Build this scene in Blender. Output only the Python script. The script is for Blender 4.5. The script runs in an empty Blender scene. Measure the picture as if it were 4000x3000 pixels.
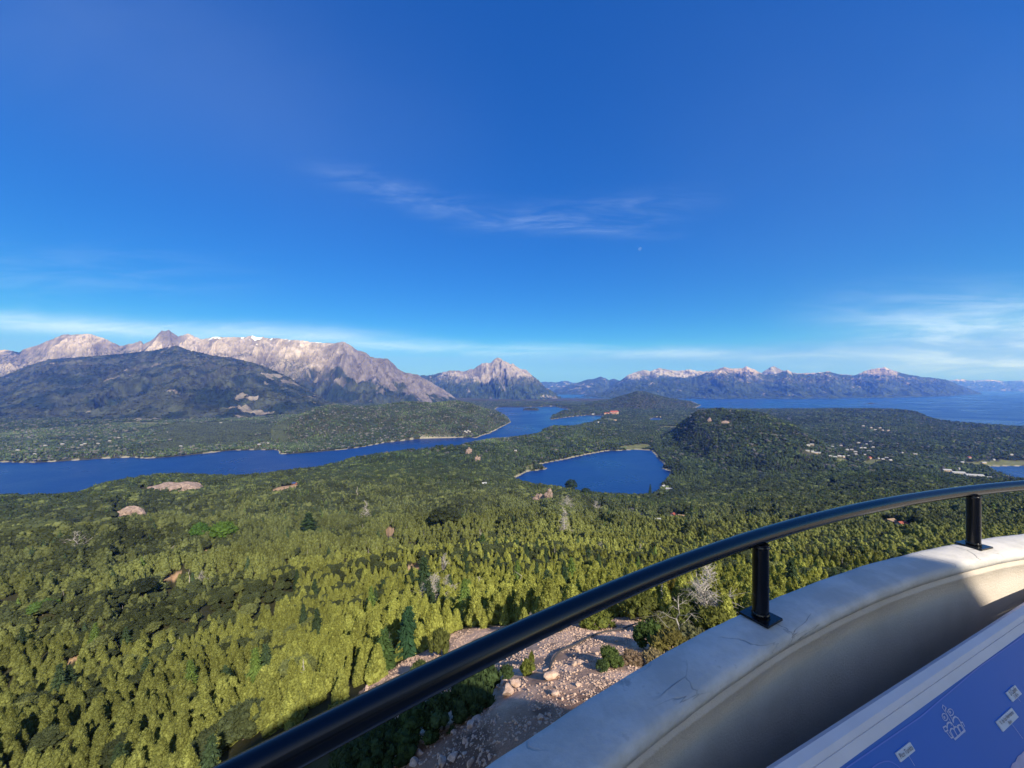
import bpy, math, random
import numpy as np
R_ = math.radians
S = bpy.context.scene
COL = S.collection
FX, CX, HY, CAMZ = 1444.0, 2000.0, 1510.0, 285.0     # focal length and horizon in photo pixels; eye height above the lakes

# ------------------------------------------------------------------ camera, sky, sun, exposure
cd = bpy.data.cameras.new('camera'); cam = bpy.data.objects.new('camera', cd); COL.objects.link(cam)
cam.location = (0, 0, CAMZ); cam.rotation_euler = (R_(90), 0, 0)
cd.sensor_width = 36; cd.lens = 36*FX/4000; cd.shift_y = 10/4000; cd.clip_start = .05; cd.clip_end = 200000
S.camera = cam
SUN_AZ, SUN_EL = 150.0, 37.0          # degrees to the right of the view, degrees up
sd = bpy.data.lights.new('sun', 'SUN'); sun = bpy.data.objects.new('sun', sd); COL.objects.link(sun)
sd.energy = 5.0; sd.angle = R_(.7); sd.color = (1, .93, .82)
sun.rotation_euler = (R_(90-SUN_EL), 0, R_(180-SUN_AZ))
S.view_settings.view_transform = 'Standard'; S.view_settings.look = 'None'
S.view_settings.exposure = 0.4; S.view_settings.gamma = 1.0
S.render.engine = 'CYCLES'
cy = S.cycles
cy.max_bounces = 6; cy.diffuse_bounces = 3; cy.glossy_bounces = 3; cy.transmission_bounces = 3; cy.transparent_max_bounces = 8
cy.volume_bounces = 1; cy.caustics_reflective = False; cy.caustics_refractive = False
cy.use_denoising = True
try: cy.denoiser = 'OPENIMAGEDENOISE'; cy.denoising_input_passes = 'RGB_ALBEDO_NORMAL'
except Exception: pass

class NT:
    """small node-tree writer"""
    def __init__(s, nt): s.nt = nt; nt.nodes.clear()
    def n(s, t, **k):
        nd = s.nt.nodes.new(t)
        for a, v in k.items(): setattr(nd, a, v)
        return nd
    def l(s, a, b): s.nt.links.new(a, b)
    def put(s, v, sock):
        if hasattr(v, 'is_output') or isinstance(v, bpy.types.NodeSocket): s.l(v, sock)
        else: sock.default_value = v
    def m(s, op, a, b=0.0, c=None, clamp=False):
        nd = s.n('ShaderNodeMath', operation=op, use_clamp=clamp)
        s.put(a, nd.inputs[0]); s.put(b, nd.inputs[1])
        if c is not None: s.put(c, nd.inputs[2])
        return nd.outputs[0]
    def mix(s, f, a, b, mode='MIX'):
        nd = s.n('ShaderNodeMix', data_type='RGBA', blend_type=mode)
        s.put(f, nd.inputs['Factor']); s.put(a, nd.inputs[6]); s.put(b, nd.inputs[7])
        return nd.outputs[2]
    def noise(s, vec, scale, detail=4, rough=.55, dist=0.0):
        nd = s.n('ShaderNodeTexNoise'); nd.inputs['Scale'].default_value = scale
        nd.inputs['Detail'].default_value = detail; nd.inputs['Roughness'].default_value = rough
        nd.inputs['Distortion'].default_value = dist
        if vec is not None: s.l(vec, nd.inputs['Vector'])
        return nd.outputs['Fac']
    def ramp(s, v, lo, hi):
        nd = s.n('ShaderNodeMapRange', interpolation_type='SMOOTHSTEP'); s.put(v, nd.inputs['Value'])
        nd.inputs['From Min'].default_value = lo; nd.inputs['From Max'].default_value = hi
        return nd.outputs[0]

wd = bpy.data.worlds.new('World'); S.world = wd; wd.use_nodes = True
W = NT(wd.node_tree)
sky = W.n('ShaderNodeTexSky', sky_type='NISHITA'); sky.sun_disc = False
sky.sun_elevation = R_(SUN_EL); sky.sun_rotation = R_(SUN_AZ); sky.altitude = 1050
sky.air_density = 1.0; sky.dust_density = .3; sky.ozone_density = 3.0
sc3 = W.n('ShaderNodeSeparateColor'); W.l(sky.outputs[0], sc3.inputs[0])        # deeper, less contrasty blue: the phone's rendering of this clear sky
sb = W.m('MAXIMUM', sc3.outputs[2], 1e-4)
b2_ = W.m('MULTIPLY', W.m('POWER', W.m('MULTIPLY', sb, .1), .62), 7.4)
r2_ = W.m('MULTIPLY', b2_, W.m('POWER', W.m('MINIMUM', W.m('DIVIDE', sc3.outputs[0], sb), .60), 3.0))
g2_ = W.m('MULTIPLY', b2_, W.m('POWER', W.m('MINIMUM', W.m('DIVIDE', sc3.outputs[1], sb), .75), 2.15))
cc3 = W.n('ShaderNodeCombineColor'); W.l(r2_, cc3.inputs[0]); W.l(g2_, cc3.inputs[1]); W.l(b2_, cc3.inputs[2])
tc = W.n('ShaderNodeTexCoord'); sp = W.n('ShaderNodeSeparateXYZ'); W.l(tc.outputs['Generated'], sp.inputs[0])
ya = W.m('MAXIMUM', sp.outputs[1], .05)
U = W.m('DIVIDE', sp.outputs[0], ya); V = W.m('DIVIDE', sp.outputs[2], ya)     # gnomonic sky coordinates toward the west
cb = W.n('ShaderNodeCombineXYZ'); W.put(U, cb.inputs[0]); W.put(V, cb.inputs[1])
def stretch(sx, sy, ang=0.0):
    mp = W.n('ShaderNodeMapping'); mp.inputs['Scale'].default_value = (sx, sy, 1); mp.inputs['Rotation'].default_value = (0, 0, ang)
    W.l(cb.outputs[0], mp.inputs['Vector']); return mp.outputs[0]
def band(center, width, u0, u1, soft=.25):
    d = W.m('DIVIDE', W.m('SUBTRACT', V, center), width)
    g = W.m('POWER', 2.718, W.m('MULTIPLY', W.m('MULTIPLY', d, d), -1.0))
    return W.m('MULTIPLY', g, W.m('MULTIPLY', W.ramp(U, u0-soft, u0+soft), W.m('SUBTRACT', 1.0, W.ramp(U, u1-soft, u1+soft))))
n1 = W.ramp(W.noise(stretch(1.5, 11, .06), 2.2, 7, .62, .5), .36, .70)
n2 = W.ramp(W.noise(stretch(1.3, 7.5, -.08), 3.0, 8, .66, .5), .36, .78)
n3 = W.noise(stretch(.8, 1.3, .4), 1.5, 5, .55, .3)
wob = W.m('MULTIPLY', W.m('SUBTRACT', W.noise(stretch(1.0, 1.0), 1.6, 4), .5), .05)
def add(*a):
    r = a[0]
    for b in a[1:]: r = W.m('ADD', r, b)
    return r
# low hazy band on the left that sinks to the right
cL = add(W.m('MULTIPLY', U, -.046), .125, wob)
b1 = W.m('MULTIPLY', band(W.m('SUBTRACT', cL, .017), .024, -2.0, -.42, .3), add(W.m('MULTIPLY', n1, .36), .34))
cL2 = add(W.m('MULTIPLY', U, -.02), .100, W.m('MULTIPLY', wob, .5))
b2 = W.m('MULTIPLY', band(cL2, .017, -.45, .75, .3), add(W.m('MULTIPLY', n1, .34), .12))
# high wisps in the middle: falls from the left, then levels out
bend = W.m('MULTIPLY', W.m('POWER', W.m('MAXIMUM', W.m('SUBTRACT', .0, U), 0.0), 1.15), .29)
cM = add(bend, .446, W.m('MULTIPLY', wob, .9), W.m('MULTIPLY', W.m('MAXIMUM', U, 0.0), .10))
b3 = W.m('MULTIPLY', band(cM, .036, -.48, .48, .16), add(W.m('MULTIPLY', n2, .15), .006))
b3b = W.m('MULTIPLY', band(add(.440, W.m('MULTIPLY', U, -.05), W.m('MULTIPLY', wob, .8)), .018, -.02, .40, .12), add(W.m('MULTIPLY', n2, .15), .006))
# soft veil on the right above the lake
cR = add(.125, W.m('MULTIPLY', wob, 1.2), W.m('MULTIPLY', U, .02))
b4 = W.m('MULTIPLY', band(cR, .088, .98, 6, .36), add(W.m('MULTIPLY', n1, .52), .18))
b4b = W.m('MULTIPLY', band(add(.062, W.m('MULTIPLY', wob, .6)), .03, .95, 6, .4), add(W.m('MULTIPLY', n1, .3), .22))
b5 = W.m('MULTIPLY', band(.30, .07, -3, -.85, .35), W.m('MULTIPLY', n1, .08))
b6 = W.m('MULTIPLY', band(add(.62, W.m('MULTIPLY', U, -.30)), .28, -4, -.35, .5), W.m('MULTIPLY', n3, .08))
b7 = W.m('MULTIPLY', band(.6, .5, .6, 5, .6), W.m('MULTIPLY', n3, .05))
cloud = W.m('MULTIPLY', add(b1, b2, b3, b3b, b4, b4b, b5, b6, b7), W.ramp(sp.outputs[1], .05, .2), clamp=True)
skc = W.mix(cloud, cc3.outputs[0], (5.7, 7.1, 9.1, 1))
sv_ = W.n('ShaderNodeVectorMath', operation='MULTIPLY'); W.l(sky.outputs[0], sv_.inputs[0]); sv_.inputs[1].default_value = (1.75, 1.5, 1.25); scale_sky = sv_.outputs[0]
skc = W.mix(W.ramp(sp.outputs[1], -.02, -.45), skc, scale_sky)      # toward the sun, behind the viewer: pale sky, boosted to lift the balcony shade
bg = W.n('ShaderNodeBackground'); W.l(skc, bg.inputs['Color']); bg.inputs['Strength'].default_value = .115
wo = W.n('ShaderNodeOutputWorld'); W.l(bg.outputs[0], wo.inputs['Surface'])

# ------------------------------------------------------------------ helpers
rng = np.random.default_rng(7)
random.seed(7)
def hash2(ix, iy, seed):
    h = (ix.astype(np.int64)*374761393 + iy.astype(np.int64)*668265263 + seed*1442695041) & 0xffffffff
    h = ((h ^ (h >> 13))*1274126177) & 0xffffffff
    h = ((h ^ (h >> 16))*2246822519) & 0xffffffff
    return ((h ^ (h >> 15)) & 0xffffff).astype(np.float64)/0xffffff
def vnoise(x, y, seed=0):
    x = np.asarray(x, float); y = np.asarray(y, float)
    ix = np.floor(x); iy = np.floor(y); fx = x-ix; fy = y-iy
    fx = fx*fx*fx*(fx*(fx*6-15)+10); fy = fy*fy*fy*(fy*(fy*6-15)+10)
    a = hash2(ix, iy, seed); b = hash2(ix+1, iy, seed); c = hash2(ix, iy+1, seed); d = hash2(ix+1, iy+1, seed)
    return (a*(1-fx)+b*fx)*(1-fy)+(c*(1-fx)+d*fx)*fy
def fbm(x, y, seed=0, octv=4, gain=.5, lac=2.03):
    s = 0; a = 1; t = 0
    for k in range(octv):
        s = s+a*vnoise(x, y, seed+k*17); t += a; a *= gain; x = x*lac+13.7; y = y*lac-7.3
    return s/t
def ridged(x, y, seed=0, octv=4, gain=.55, lac=2.1):
    s = 0; a = 1; t = 0
    for k in range(octv):
        s = s+a*(1-np.abs(2*vnoise(x, y, seed+k*19)-1)); t += a; a *= gain; x = x*lac+5.1; y = y*lac+9.2
    return s/t
def sstep(x, a, b):
    t = np.clip((x-a)/(b-a), 0, 1); return t*t*(3-2*t)
def pchip(xs, ys, x):
    xs = np.asarray(xs, float); ys = np.asarray(ys, float); h = np.diff(xs); d = np.diff(ys)/h
    m = np.zeros_like(ys); m[0] = d[0]; m[-1] = d[-1]
    for i in range(1, len(xs)-1):
        if d[i-1]*d[i] > 0:
            w1 = 2*h[i]+h[i-1]; w2 = h[i]+2*h[i-1]; m[i] = (w1+w2)/(w1/d[i-1]+w2/d[i])
    x = np.clip(x, xs[0], xs[-1]); i = np.clip(np.searchsorted(xs, x)-1, 0, len(h)-1); t = (x-xs[i])/h[i]
    return ((2*t**3-3*t**2+1)*ys[i]+(t**3-2*t**2+t)*h[i]*m[i]+(-2*t**3+3*t**2)*ys[i+1]+(t**3-t**2)*h[i]*m[i+1])

def tag(o, label=None, cat=None, group=None, kind=None):
    for k, v in (('label', label), ('category', cat), ('group', group), ('kind', kind)):
        if v: o[k] = v
    return o
def link(name, me, mats=(), parent=None, loc=None):
    o = bpy.data.objects.new(name, me); COL.objects.link(o)
    if me is not None:
        for m in (mats if isinstance(mats, (list, tuple)) else [mats]):
            if m and len(me.materials) < len(mats if isinstance(mats, (list, tuple)) else [mats]): me.materials.append(m)
    if parent: o.parent = parent
    if loc is not None: o.location = loc
    return o
def empty(name, loc=(0, 0, 0), rz=0):
    o = bpy.data.objects.new(name, None); COL.objects.link(o); o.location = loc; o.rotation_euler = (0, 0, rz); o.empty_display_size = .1
    return o
def npmesh(name, V, F, smooth=False, mi=None):
    """mesh from numpy vertices and an (n,k) face array or a list of them"""
    me = bpy.data.meshes.new(name); V = np.asarray(V, np.float32)
    FL = F if isinstance(F, list) else [F]
    FL = [np.asarray(f, np.int32) for f in FL if len(f)]
    me.vertices.add(len(V)); me.vertices.foreach_set('co', V.ravel())
    idx = np.concatenate([f.ravel() for f in FL]); cnt = np.concatenate([np.full(len(f), f.shape[1], np.int32) for f in FL])
    me.loops.add(len(idx)); me.loops.foreach_set('vertex_index', idx)
    me.polygons.add(len(cnt)); me.polygons.foreach_set('loop_start', np.concatenate([[0], np.cumsum(cnt)[:-1]]).astype(np.int32))
    if mi is not None: me.polygons.foreach_set('material_index', np.asarray(mi, np.int32))
    me.polygons.foreach_set('use_smooth', np.full(len(cnt), smooth))
    me.update(calc_edges=True); return me
def setcol(me, C, name='Col'):
    a = me.attributes.new(name, 'FLOAT_COLOR', 'POINT')
    C4 = np.ones((len(me.vertices), 4), np.float32); C4[:, :C.shape[1]] = C; a.data.foreach_set('color', C4.ravel())
class MB:
    """collects shapes into one mesh"""
    def __init__(s): s.v = []; s.f3 = []; s.f4 = []; s.n = 0
    def add(s, V, F):
        V = np.asarray(V, float); F = np.asarray(F, int)+s.n
        s.v.append(V); (s.f3 if F.shape[1] == 3 else s.f4).append(F); s.n += len(V)
    def box(s, c, d, rz=0, taper=1.0):
        c = np.array(c, float); x, y, z = np.array(d, float)/2
        P = np.array([(-x, -y, -z), (x, -y, -z), (x, y, -z), (-x, y, -z), (-x*taper, -y*taper, z), (x*taper, -y*taper, z), (x*taper, y*taper, z), (-x*taper, y*taper, z)])
        cs, sn = math.cos(rz), math.sin(rz); P = np.c_[P[:, 0]*cs-P[:, 1]*sn, P[:, 0]*sn+P[:, 1]*cs, P[:, 2]]+c
        s.add(P, [(0, 3, 2, 1), (4, 5, 6, 7), (0, 1, 5, 4), (1, 2, 6, 5), (2, 3, 7, 6), (3, 0, 4, 7)])
    def tube(s, pts, rad, n=8, caps=True):
        P = np.array(pts, float); k = len(P); rad = np.broadcast_to(np.asarray(rad, float), (k,))
        T = np.gradient(P, axis=0); T /= np.linalg.norm(T, axis=1)[:, None]+1e-12
        up = np.array([0, 0, 1.]) if abs(T[:, 2]).mean() < .9 else np.array([1., 0, 0])
        A = np.cross(T, up); A /= np.linalg.norm(A, axis=1)[:, None]+1e-12; B = np.cross(A, T)
        a = np.linspace(0, 2*np.pi, n, endpoint=False)
        V = P[:, None, :]+rad[:, None, None]*(np.cos(a)[None, :, None]*A[:, None, :]+np.sin(a)[None, :, None]*B[:, None, :])
        i = np.arange(k-1)[:, None]*n; j = np.arange(n)[None, :]; j2 = (j+1) % n
        F = np.stack([i+j, i+n+j, i+n+j2, i+j2], -1).reshape(-1, 4)
        s.add(V.reshape(-1, 3), F)
        if caps:
            for e, q in ((0, P[0]), (k-1, P[-1])):
                ring = V[e]; s.add(np.vstack([ring, q]), [(x, (x+1) % n, n) if e == 0 else ((x+1) % n, x, n) for x in range(n)])
    def prism(s, poly, z0, z1):
        poly = np.array(poly, float); n = len(poly)
        V = np.vstack([np.c_[poly, np.full(n, z0)], np.c_[poly, np.full(n, z1)]])
        s.add(V, [(i, (i+1) % n, n+(i+1) % n, n+i) for i in range(n)])
        c = poly.mean(0)
        for z, fl in ((z0, True), (z1, False)):
            s.add(np.vstack([np.c_[poly, np.full(n, z)], [[c[0], c[1], z]]]), [((i+1) % n, i, n) if fl else (i, (i+1) % n, n) for i in range(n)])
    def mesh(s, name, smooth=False):
        F = []
        if s.f4: F.append(np.vstack(s.f4))
        if s.f3: F.append(np.vstack(s.f3))
        return npmesh(name, np.vstack(s.v), F, smooth)
    def build(s, name, mat, parent=None, smooth=False, loc=None):
        return link(name, s.mesh(name, smooth), mat, parent, loc)
def ico(sub=1):
    t = (1+5**.5)/2
    V = np.array([(-1, t, 0), (1, t, 0), (-1, -t, 0), (1, -t, 0), (0, -1, t), (0, 1, t), (0, -1, -t), (0, 1, -t), (t, 0, -1), (t, 0, 1), (-t, 0, -1), (-t, 0, 1)], float)
    F = [(0, 11, 5), (0, 5, 1), (0, 1, 7), (0, 7, 10), (0, 10, 11), (1, 5, 9), (5, 11, 4), (11, 10, 2), (10, 7, 6), (7, 1, 8), (3, 9, 4), (3, 4, 2), (3, 2, 6), (3, 6, 8), (3, 8, 9), (4, 9, 5), (2, 4, 11), (6, 2, 10), (8, 6, 7), (9, 8, 1)]
    V = [v/np.linalg.norm(v) for v in V]
    for _ in range(sub):
        c = {}; G = []
        def mid(a, b):
            k = (min(a, b), max(a, b))
            if k not in c: m = V[a]+V[b]; V.append(m/np.linalg.norm(m)); c[k] = len(V)-1
            return c[k]
        for a, b, d in F:
            x, y, z = mid(a, b), mid(b, d), mid(d, a); G += [(a, x, z), (b, y, x), (d, z, y), (x, y, z)]
        F = G
    return np.array(V), np.array(F)
ICO0, ICO1, ICO2 = ico(0), ico(1), ico(2)

def mat(name, base=(.5, .5, .5), rough=.8, spec=.3, metal=0.0):
    m = bpy.data.materials.new(name); m.use_nodes = True; N = NT(m.node_tree)
    p = N.n('ShaderNodeBsdfPrincipled'); p.inputs['Roughness'].default_value = rough
    p.inputs['Specular IOR Level'].default_value = spec; p.inputs['Metallic'].default_value = metal
    N.put((*base, 1) if len(base) == 3 else base, p.inputs['Base Color'])
    o = N.n('ShaderNodeOutputMaterial'); N.l(p.outputs[0], o.inputs['Surface'])
    return m, N, p, o
def bump(N, p, h, strength=.4, dist=.05):
    b = N.n('ShaderNodeBump'); b.inputs['Strength'].default_value = strength; b.inputs['Distance'].default_value = dist
    N.l(h, b.inputs['Height']); N.l(b.outputs[0], p.inputs['Normal'])
def geo(N): return N.n('ShaderNodeNewGeometry').outputs['Position']
def objc(N): return N.n('ShaderNodeTexCoord').outputs['Object']
def scale_col(N, col, f):
    v = N.n('ShaderNodeVectorMath', operation='SCALE'); N.put(col, v.inputs[0]); N.put(f, v.inputs['Scale']); return v.outputs[0]
def plain(name, base, rough=.7, var=.25, scale=3.0, spec=.3, bmp=0.0):
    m, N, p, o = mat(name, base, rough, spec)
    ns = N.noise(objc(N), scale, 5)
    N.l(scale_col(N, (*base,), N.m('ADD', N.m('MULTIPLY', ns, 2*var), 1-var)), p.inputs['Base Color'])
    if bmp: bump(N, p, ns, bmp, .02)
    return m

# ------------------------------------------------------------------ land shape: profiles read off the photograph as distance and height
def th(x): return np.arctan((np.asarray(x, float)-CX)/FX)
def zof(y, Y): return CAMZ-(y-HY)/FX*Y
def Yw(y): return CAMZ*FX/(y-HY)                       # distance of a point on the lake surface
def col(*a):                                            # ('y',photo row, Y) or ('z',height, Y)
    return [(Y, zof(v, Y) if k == 'y' else v) for k, v, Y in a]
y, z = "y", "z"
COLS = {
 -1500: col((z, 262, 4), (y, 3000, 48), (y, 2700, 82), (y, 2400, 150), (y, 2200, 260), (y, 2060, 430), (y, 1975, 700), (z, 30, 900), (z, 2, 1000), (z, 14, 1500), (z, 30, 2300), (z, 45, 3200), (z, 60, 7000)),
 0: col((z, 262, 4), (y, 3000, 45), (y, 2700, 75), (y, 2400, 130), (y, 2200, 230), (y, 2050, 400), (y, 1962, 650), (z, 40, 800), (z, 2, 900), (z, 10, 1500), (z, 28, 2300), (z, 45, 3000), (z, 60, 7000)),
 300: col((z, 264, 4), (y, 3000, 42), (y, 2700, 70), (y, 2400, 125), (y, 2200, 222), (y, 2050, 385), (y, 1985, 580), (z, 55, 760), (z, 2, 900), (z, 10, 1500), (z, 26, 2200), (z, 45, 3000), (z, 60, 7000)),
 420: col((z, 264, 4), (y, 3000, 40), (y, 2700, 66), (y, 2400, 122), (y, 2200, 220), (y, 2050, 380), (y, 1925, 660), (z, 50, 840), (z, 2, 930), (z, 10, 1500), (z, 26, 2200), (z, 45, 3000), (z, 60, 7000)),
 600: col((z, 265, 4), (y, 3000, 36), (y, 2700, 60), (y, 2400, 118), (y, 2200, 212), (y, 2050, 365), (y, 1940, 600), (y, 1882, 800), (z, 22, 960), (z, 2, 1020), (z, 10, 1560), (z, 26, 2200), (z, 45, 3000), (z, 60, 7000)),
 1000: col((z, 268, 4), (y, 3000, 26), (y, 2700, 48), (y, 2400, 105), (y, 2200, 190), (y, 2050, 330), (y, 1950, 520), (y, 1895, 770), (y, 1868, 900), (z, 10, 1050), (z, 2, 1100), (z, 10, 1750), (z, 25, 2300), (z, 45, 3200), (z, 60, 7000)),
 1500: col((z, 272, 4), (y, 3000, 15), (y, 2700, 28), (y, 2500, 50), (y, 2300, 110), (y, 2150, 220), (y, 2000, 420), (y, 1900, 680), (y, 1820, 1050), (y, 1784, 1250), (z, 10, 1420), (z, 2, 1480), (z, 6, 1900), (z, 25, 2600), (z, 45, 3600), (z, 60, 7000)),
 1850: col((z, 274, 4), (y, 3000, 12), (y, 2700, 20), (y, 2500, 37), (y, 2380, 60), (y, 2200, 145), (y, 2060, 300), (y, 1960, 550), (y, 1890, 830), (y, 1800, 1300), (y, 1735, 1650), (z, 20, 1850), (z, 2, 1960), (z, 4, 2100), (z, 20, 5200), (z, 30, 7000)),
 2000: col((z, 274.5, 4), (y, 3000, 11), (y, 2700, 16.5), (y, 2500, 31), (y, 2400, 50), (y, 2200, 130), (y, 2050, 300), (y, 1960, 560), (y, 1900, 840), (z, 9, 1130), (z, 12, 1350), (y, 1758, 1550), (y, 1728, 1800), (z, 20, 1950), (z, 2, 2050), (z, 12, 5200), (z, 30, 6200), (z, 15, 7000)),
 2200: col((z, 274.7, 4), (y, 3000, 10.5), (y, 2700, 15), (y, 2560, 21.5), (y, 2450, 30), (y, 2400, 42), (y, 2200, 125), (y, 2050, 300), (y, 1965, 570), (y, 1925, 830), (z, 3, 960), (z, 2, 1420), (z, 10, 1550), (y, 1690, 2000), (y, 1664, 2300), (z, 15, 2450), (z, 8, 3500), (z, 16, 4200), (z, 28, 6000), (z, 8, 7000)),
 2350: col((z, 274.8, 4), (y, 3000, 10), (y, 2600, 18.5), (y, 2500, 25), (y, 2420, 34), (y, 2330, 58), (y, 2180, 150), (y, 2060, 310), (y, 1980, 570), (y, 1945, 830), (z, 3, 950), (z, 2, 1600), (z, 12, 1720), (y, 1690, 2100), (y, 1655, 2600), (z, 16, 2800), (z, 14, 3700), (z, 18, 4200), (z, 30, 6000), (z, 8, 7000)),
 2500: col((z, 274.8, 4), (y, 3000, 10), (y, 2600, 18.5), (y, 2480, 26), (y, 2400, 38), (y, 2300, 72), (y, 2150, 180), (y, 2050, 330), (y, 1985, 560), (y, 1950, 830), (z, 4, 940), (z, 2, 1650), (z, 6, 1800), (y, 1690, 2200), (y, 1665, 2600), (z, 9, 3000), (z, 14, 3500), (z, 20, 4400), (z, 30, 5500), (z, 6, 7000)),
 2750: col((z, 274.5, 4), (y, 3000, 11), (y, 2600, 19), (y, 2480, 29), (y, 2300, 75), (y, 2150, 180), (y, 2050, 320), (y, 1985, 540), (y, 1945, 800), (z, 14, 1050), (z, 15, 1800), (z, 18, 2400), (z, 10, 3300), (z, 20, 4200), (z, 15, 5000), (z, 6, 7000)),
 3000: col((z, 274, 4), (y, 2700, 18), (y, 2400, 45), (y, 2200, 120), (y, 2100, 225), (y, 2000, 420), (y, 1930, 700), (y, 1860, 1040), (y, 1800, 1300), (z, 20, 1900), (z, 22, 2500), (y, 1618, 3500), (z, 10, 4700), (z, 6, 7000)),
 3250: col((z, 273, 4), (y, 2500, 38), (y, 2300, 80), (y, 2150, 165), (y, 2000, 405), (y, 1930, 680), (y, 1860, 960), (z, 20, 1350), (z, 20, 1700), (z, 24, 2200), (y, 1630, 2800), (y, 1600, 3700), (z, 8, 4400), (z, 6, 7000)),
 3500: col((z, 272, 4), (y, 2400, 48), (y, 2250, 92), (y, 2100, 195), (y, 2000, 365), (y, 1920, 640), (y, 1850, 960), (z, 20, 1250), (z, 20, 1700), (y, 1690, 2050), (y, 1640, 2700), (y, 1602, 3400), (z, 8, 3900), (z, 5, 7000)),
 3750: col((z, 271, 4), (y, 2300, 72), (y, 2150, 145), (y, 2030, 290), (y, 1940, 560), (y, 1880, 850), (z, 12, 1100), (z, 8, 1400), (y, 1725, 1800), (y, 1690, 2200), (y, 1668, 2600), (z, 4, 2850), (z, 4, 7000)),
 4000: col((z, 270, 4), (y, 2200, 110), (y, 2090, 190), (y, 2000, 330), (y, 1920, 610), (y, 1880, 900), (z, 3, 1130), (z, 3, 1330), (z, 12, 1600), (y, 1700, 2000), (y, 1686, 2300), (z, 3, 2600), (z, 3, 7000)),
 5200: col((z, 268, 4), (y, 2200, 105), (y, 2090, 180), (y, 2000, 320), (y, 1920, 600), (y, 1880, 900), (z, 3, 1130), (z, 3, 1330), (z, 12, 1600), (y, 1702, 2000), (y, 1692, 2250), (z, 2, 2500), (z, 3, 7000)),
}
cx = sorted(COLS); cth = th(cx)
NR = 600; LR = np.linspace(math.log(2.0), math.log(9000.0), NR); RR = np.exp(LR)
dense = np.arange(-64, 64.01, .135); side = np.r_[np.arange(66, 181, 3.0)]
TH = np.radians(np.r_[-side[::-1], dense, side])
prof = np.array([pchip([math.log(Y/math.cos(t)) for Y, _ in COLS[c]], [q for _, q in COLS[c]], LR) for c, t in zip(cx, cth)])
def across(t):
    tc_ = np.clip(t, cth[0], cth[-1]); out = np.zeros((len(t), NR))
    i = np.clip(np.searchsorted(cth, tc_)-1, 0, len(cth)-2); f = (tc_-cth[i])/(cth[i+1]-cth[i])
    # Catmull-Rom with clamped slopes
    d = np.diff(prof, axis=0)/np.diff(cth)[:, None]; M = np.zeros_like(prof)
    a, b = d[:-1], d[1:]; M[1:-1] = np.where(a*b > 0, 2*a*b/(a+b+1e-9), 0)
    h = (cth[i+1]-cth[i])[:, None]; f = f[:, None]
    return (2*f**3-3*f**2+1)*prof[i]+(f**3-2*f**2+f)*h*M[i]+(-2*f**3+3*f**2)*prof[i+1]+(f**3-f**2)*h*M[i+1]
H = across(TH)
GT, GR = np.meshgrid(TH, RR, indexing='ij'); GX = np.sin(GT)*GR; GY = np.cos(GT)*GR
back = sstep(np.abs(GT), R_(75), R_(120))
H = H*(1-back)+back*(275-np.minimum(GR, 1500)*.12)

# wooded hills: (photo x, foot distance, ridge distance, photo row of the top, back foot distance)
HILLS = [
 [(1060, 1740, 1900, 1672, 2300), (1117, 1745, 2100, 1645, 2900), (1189, 1755, 2200, 1616, 2950), (1237, 1760, 2300, 1593, 3000), (1310, 1775, 2400, 1582, 3200), (1406, 1790, 2500, 1588, 3300), (1502, 1829, 2600, 1579, 3400), (1600, 1890, 2650, 1575, 3450), (1719, 1960, 2700, 1575, 3500), (1782, 2010, 2750, 1568, 3500), (1850, 2050, 2750, 1582, 3400), (1924, 2280, 2850, 1604, 3300), (1964, 2700, 2900, 1628, 3200), (1994, 2950, 3000, 1650, 3100)],
 [(2290, 4600, 4900, 1582, 6000), (2322, 4500, 5000, 1571, 6500), (2397, 4400, 5000, 1558, 6500), (2446, 4300, 5000, 1543, 6500), (2486, 4200, 5000, 1530, 6500), (2521, 4200, 5000, 1532, 6500), (2571, 4200, 5000, 1547, 6500), (2620, 4300, 5000, 1559, 6300), (2685, 4400, 4900, 1567, 5800), (2735, 4750, 4850, 1588, 5300)],
 [(2590, 1500, 2000, 1700, 2200), (2640, 1480, 1950, 1678, 2300), (2675, 1440, 1900, 1648, 2400), (2720, 1350, 1850, 1617, 2500), (2770, 1250, 1820, 1606, 2600), (2820, 1180, 1800, 1604, 2600), (2900, 1080, 1750, 1611, 2600), (3000, 980, 1650, 1632, 2500), (3100, 930, 1500, 1674, 2300), (3200, 880, 1350, 1742, 2000), (3300, 840, 1180, 1802, 1600), (3380, 820, 1020, 1870, 1400)],
 [(2140, 3250, 3330, 1634, 3500), (2200, 3420, 3700, 1606, 4200), (2300, 3730, 4000, 1601, 4800), (2360, 3800, 4200, 1604, 4900)],
 [(2040, 4430, 4480, 1602, 4600), (2062, 4410, 4500, 1590, 4620), (2090, 4410, 4500, 1592, 4620), (2108, 4430, 4480, 1602, 4600)],
 [(3618, 7480, 7560, 1560, 7800), (3640, 7450, 7600, 1553, 7900), (3680, 7450, 7600, 1552, 7900), (3698, 7480, 7560, 1560, 7800)],
 [(3380, 6050, 6090, 1575, 6150), (3400, 6040, 6100, 1569, 6160), (3424, 6050, 6090, 1575, 6150)],
 [(1060, 950, 1060, 1895, 1200), (1400, 1000, 1180, 1806, 1300), (1600, 1150, 1350, 1768, 1500), (1700, 1200, 1420, 1752, 1560), (1790, 1180, 1420, 1748, 1560), (1860, 1150, 1380, 1772, 1560), (1900, 1150, 1380, 1800, 1560)],
]
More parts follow.
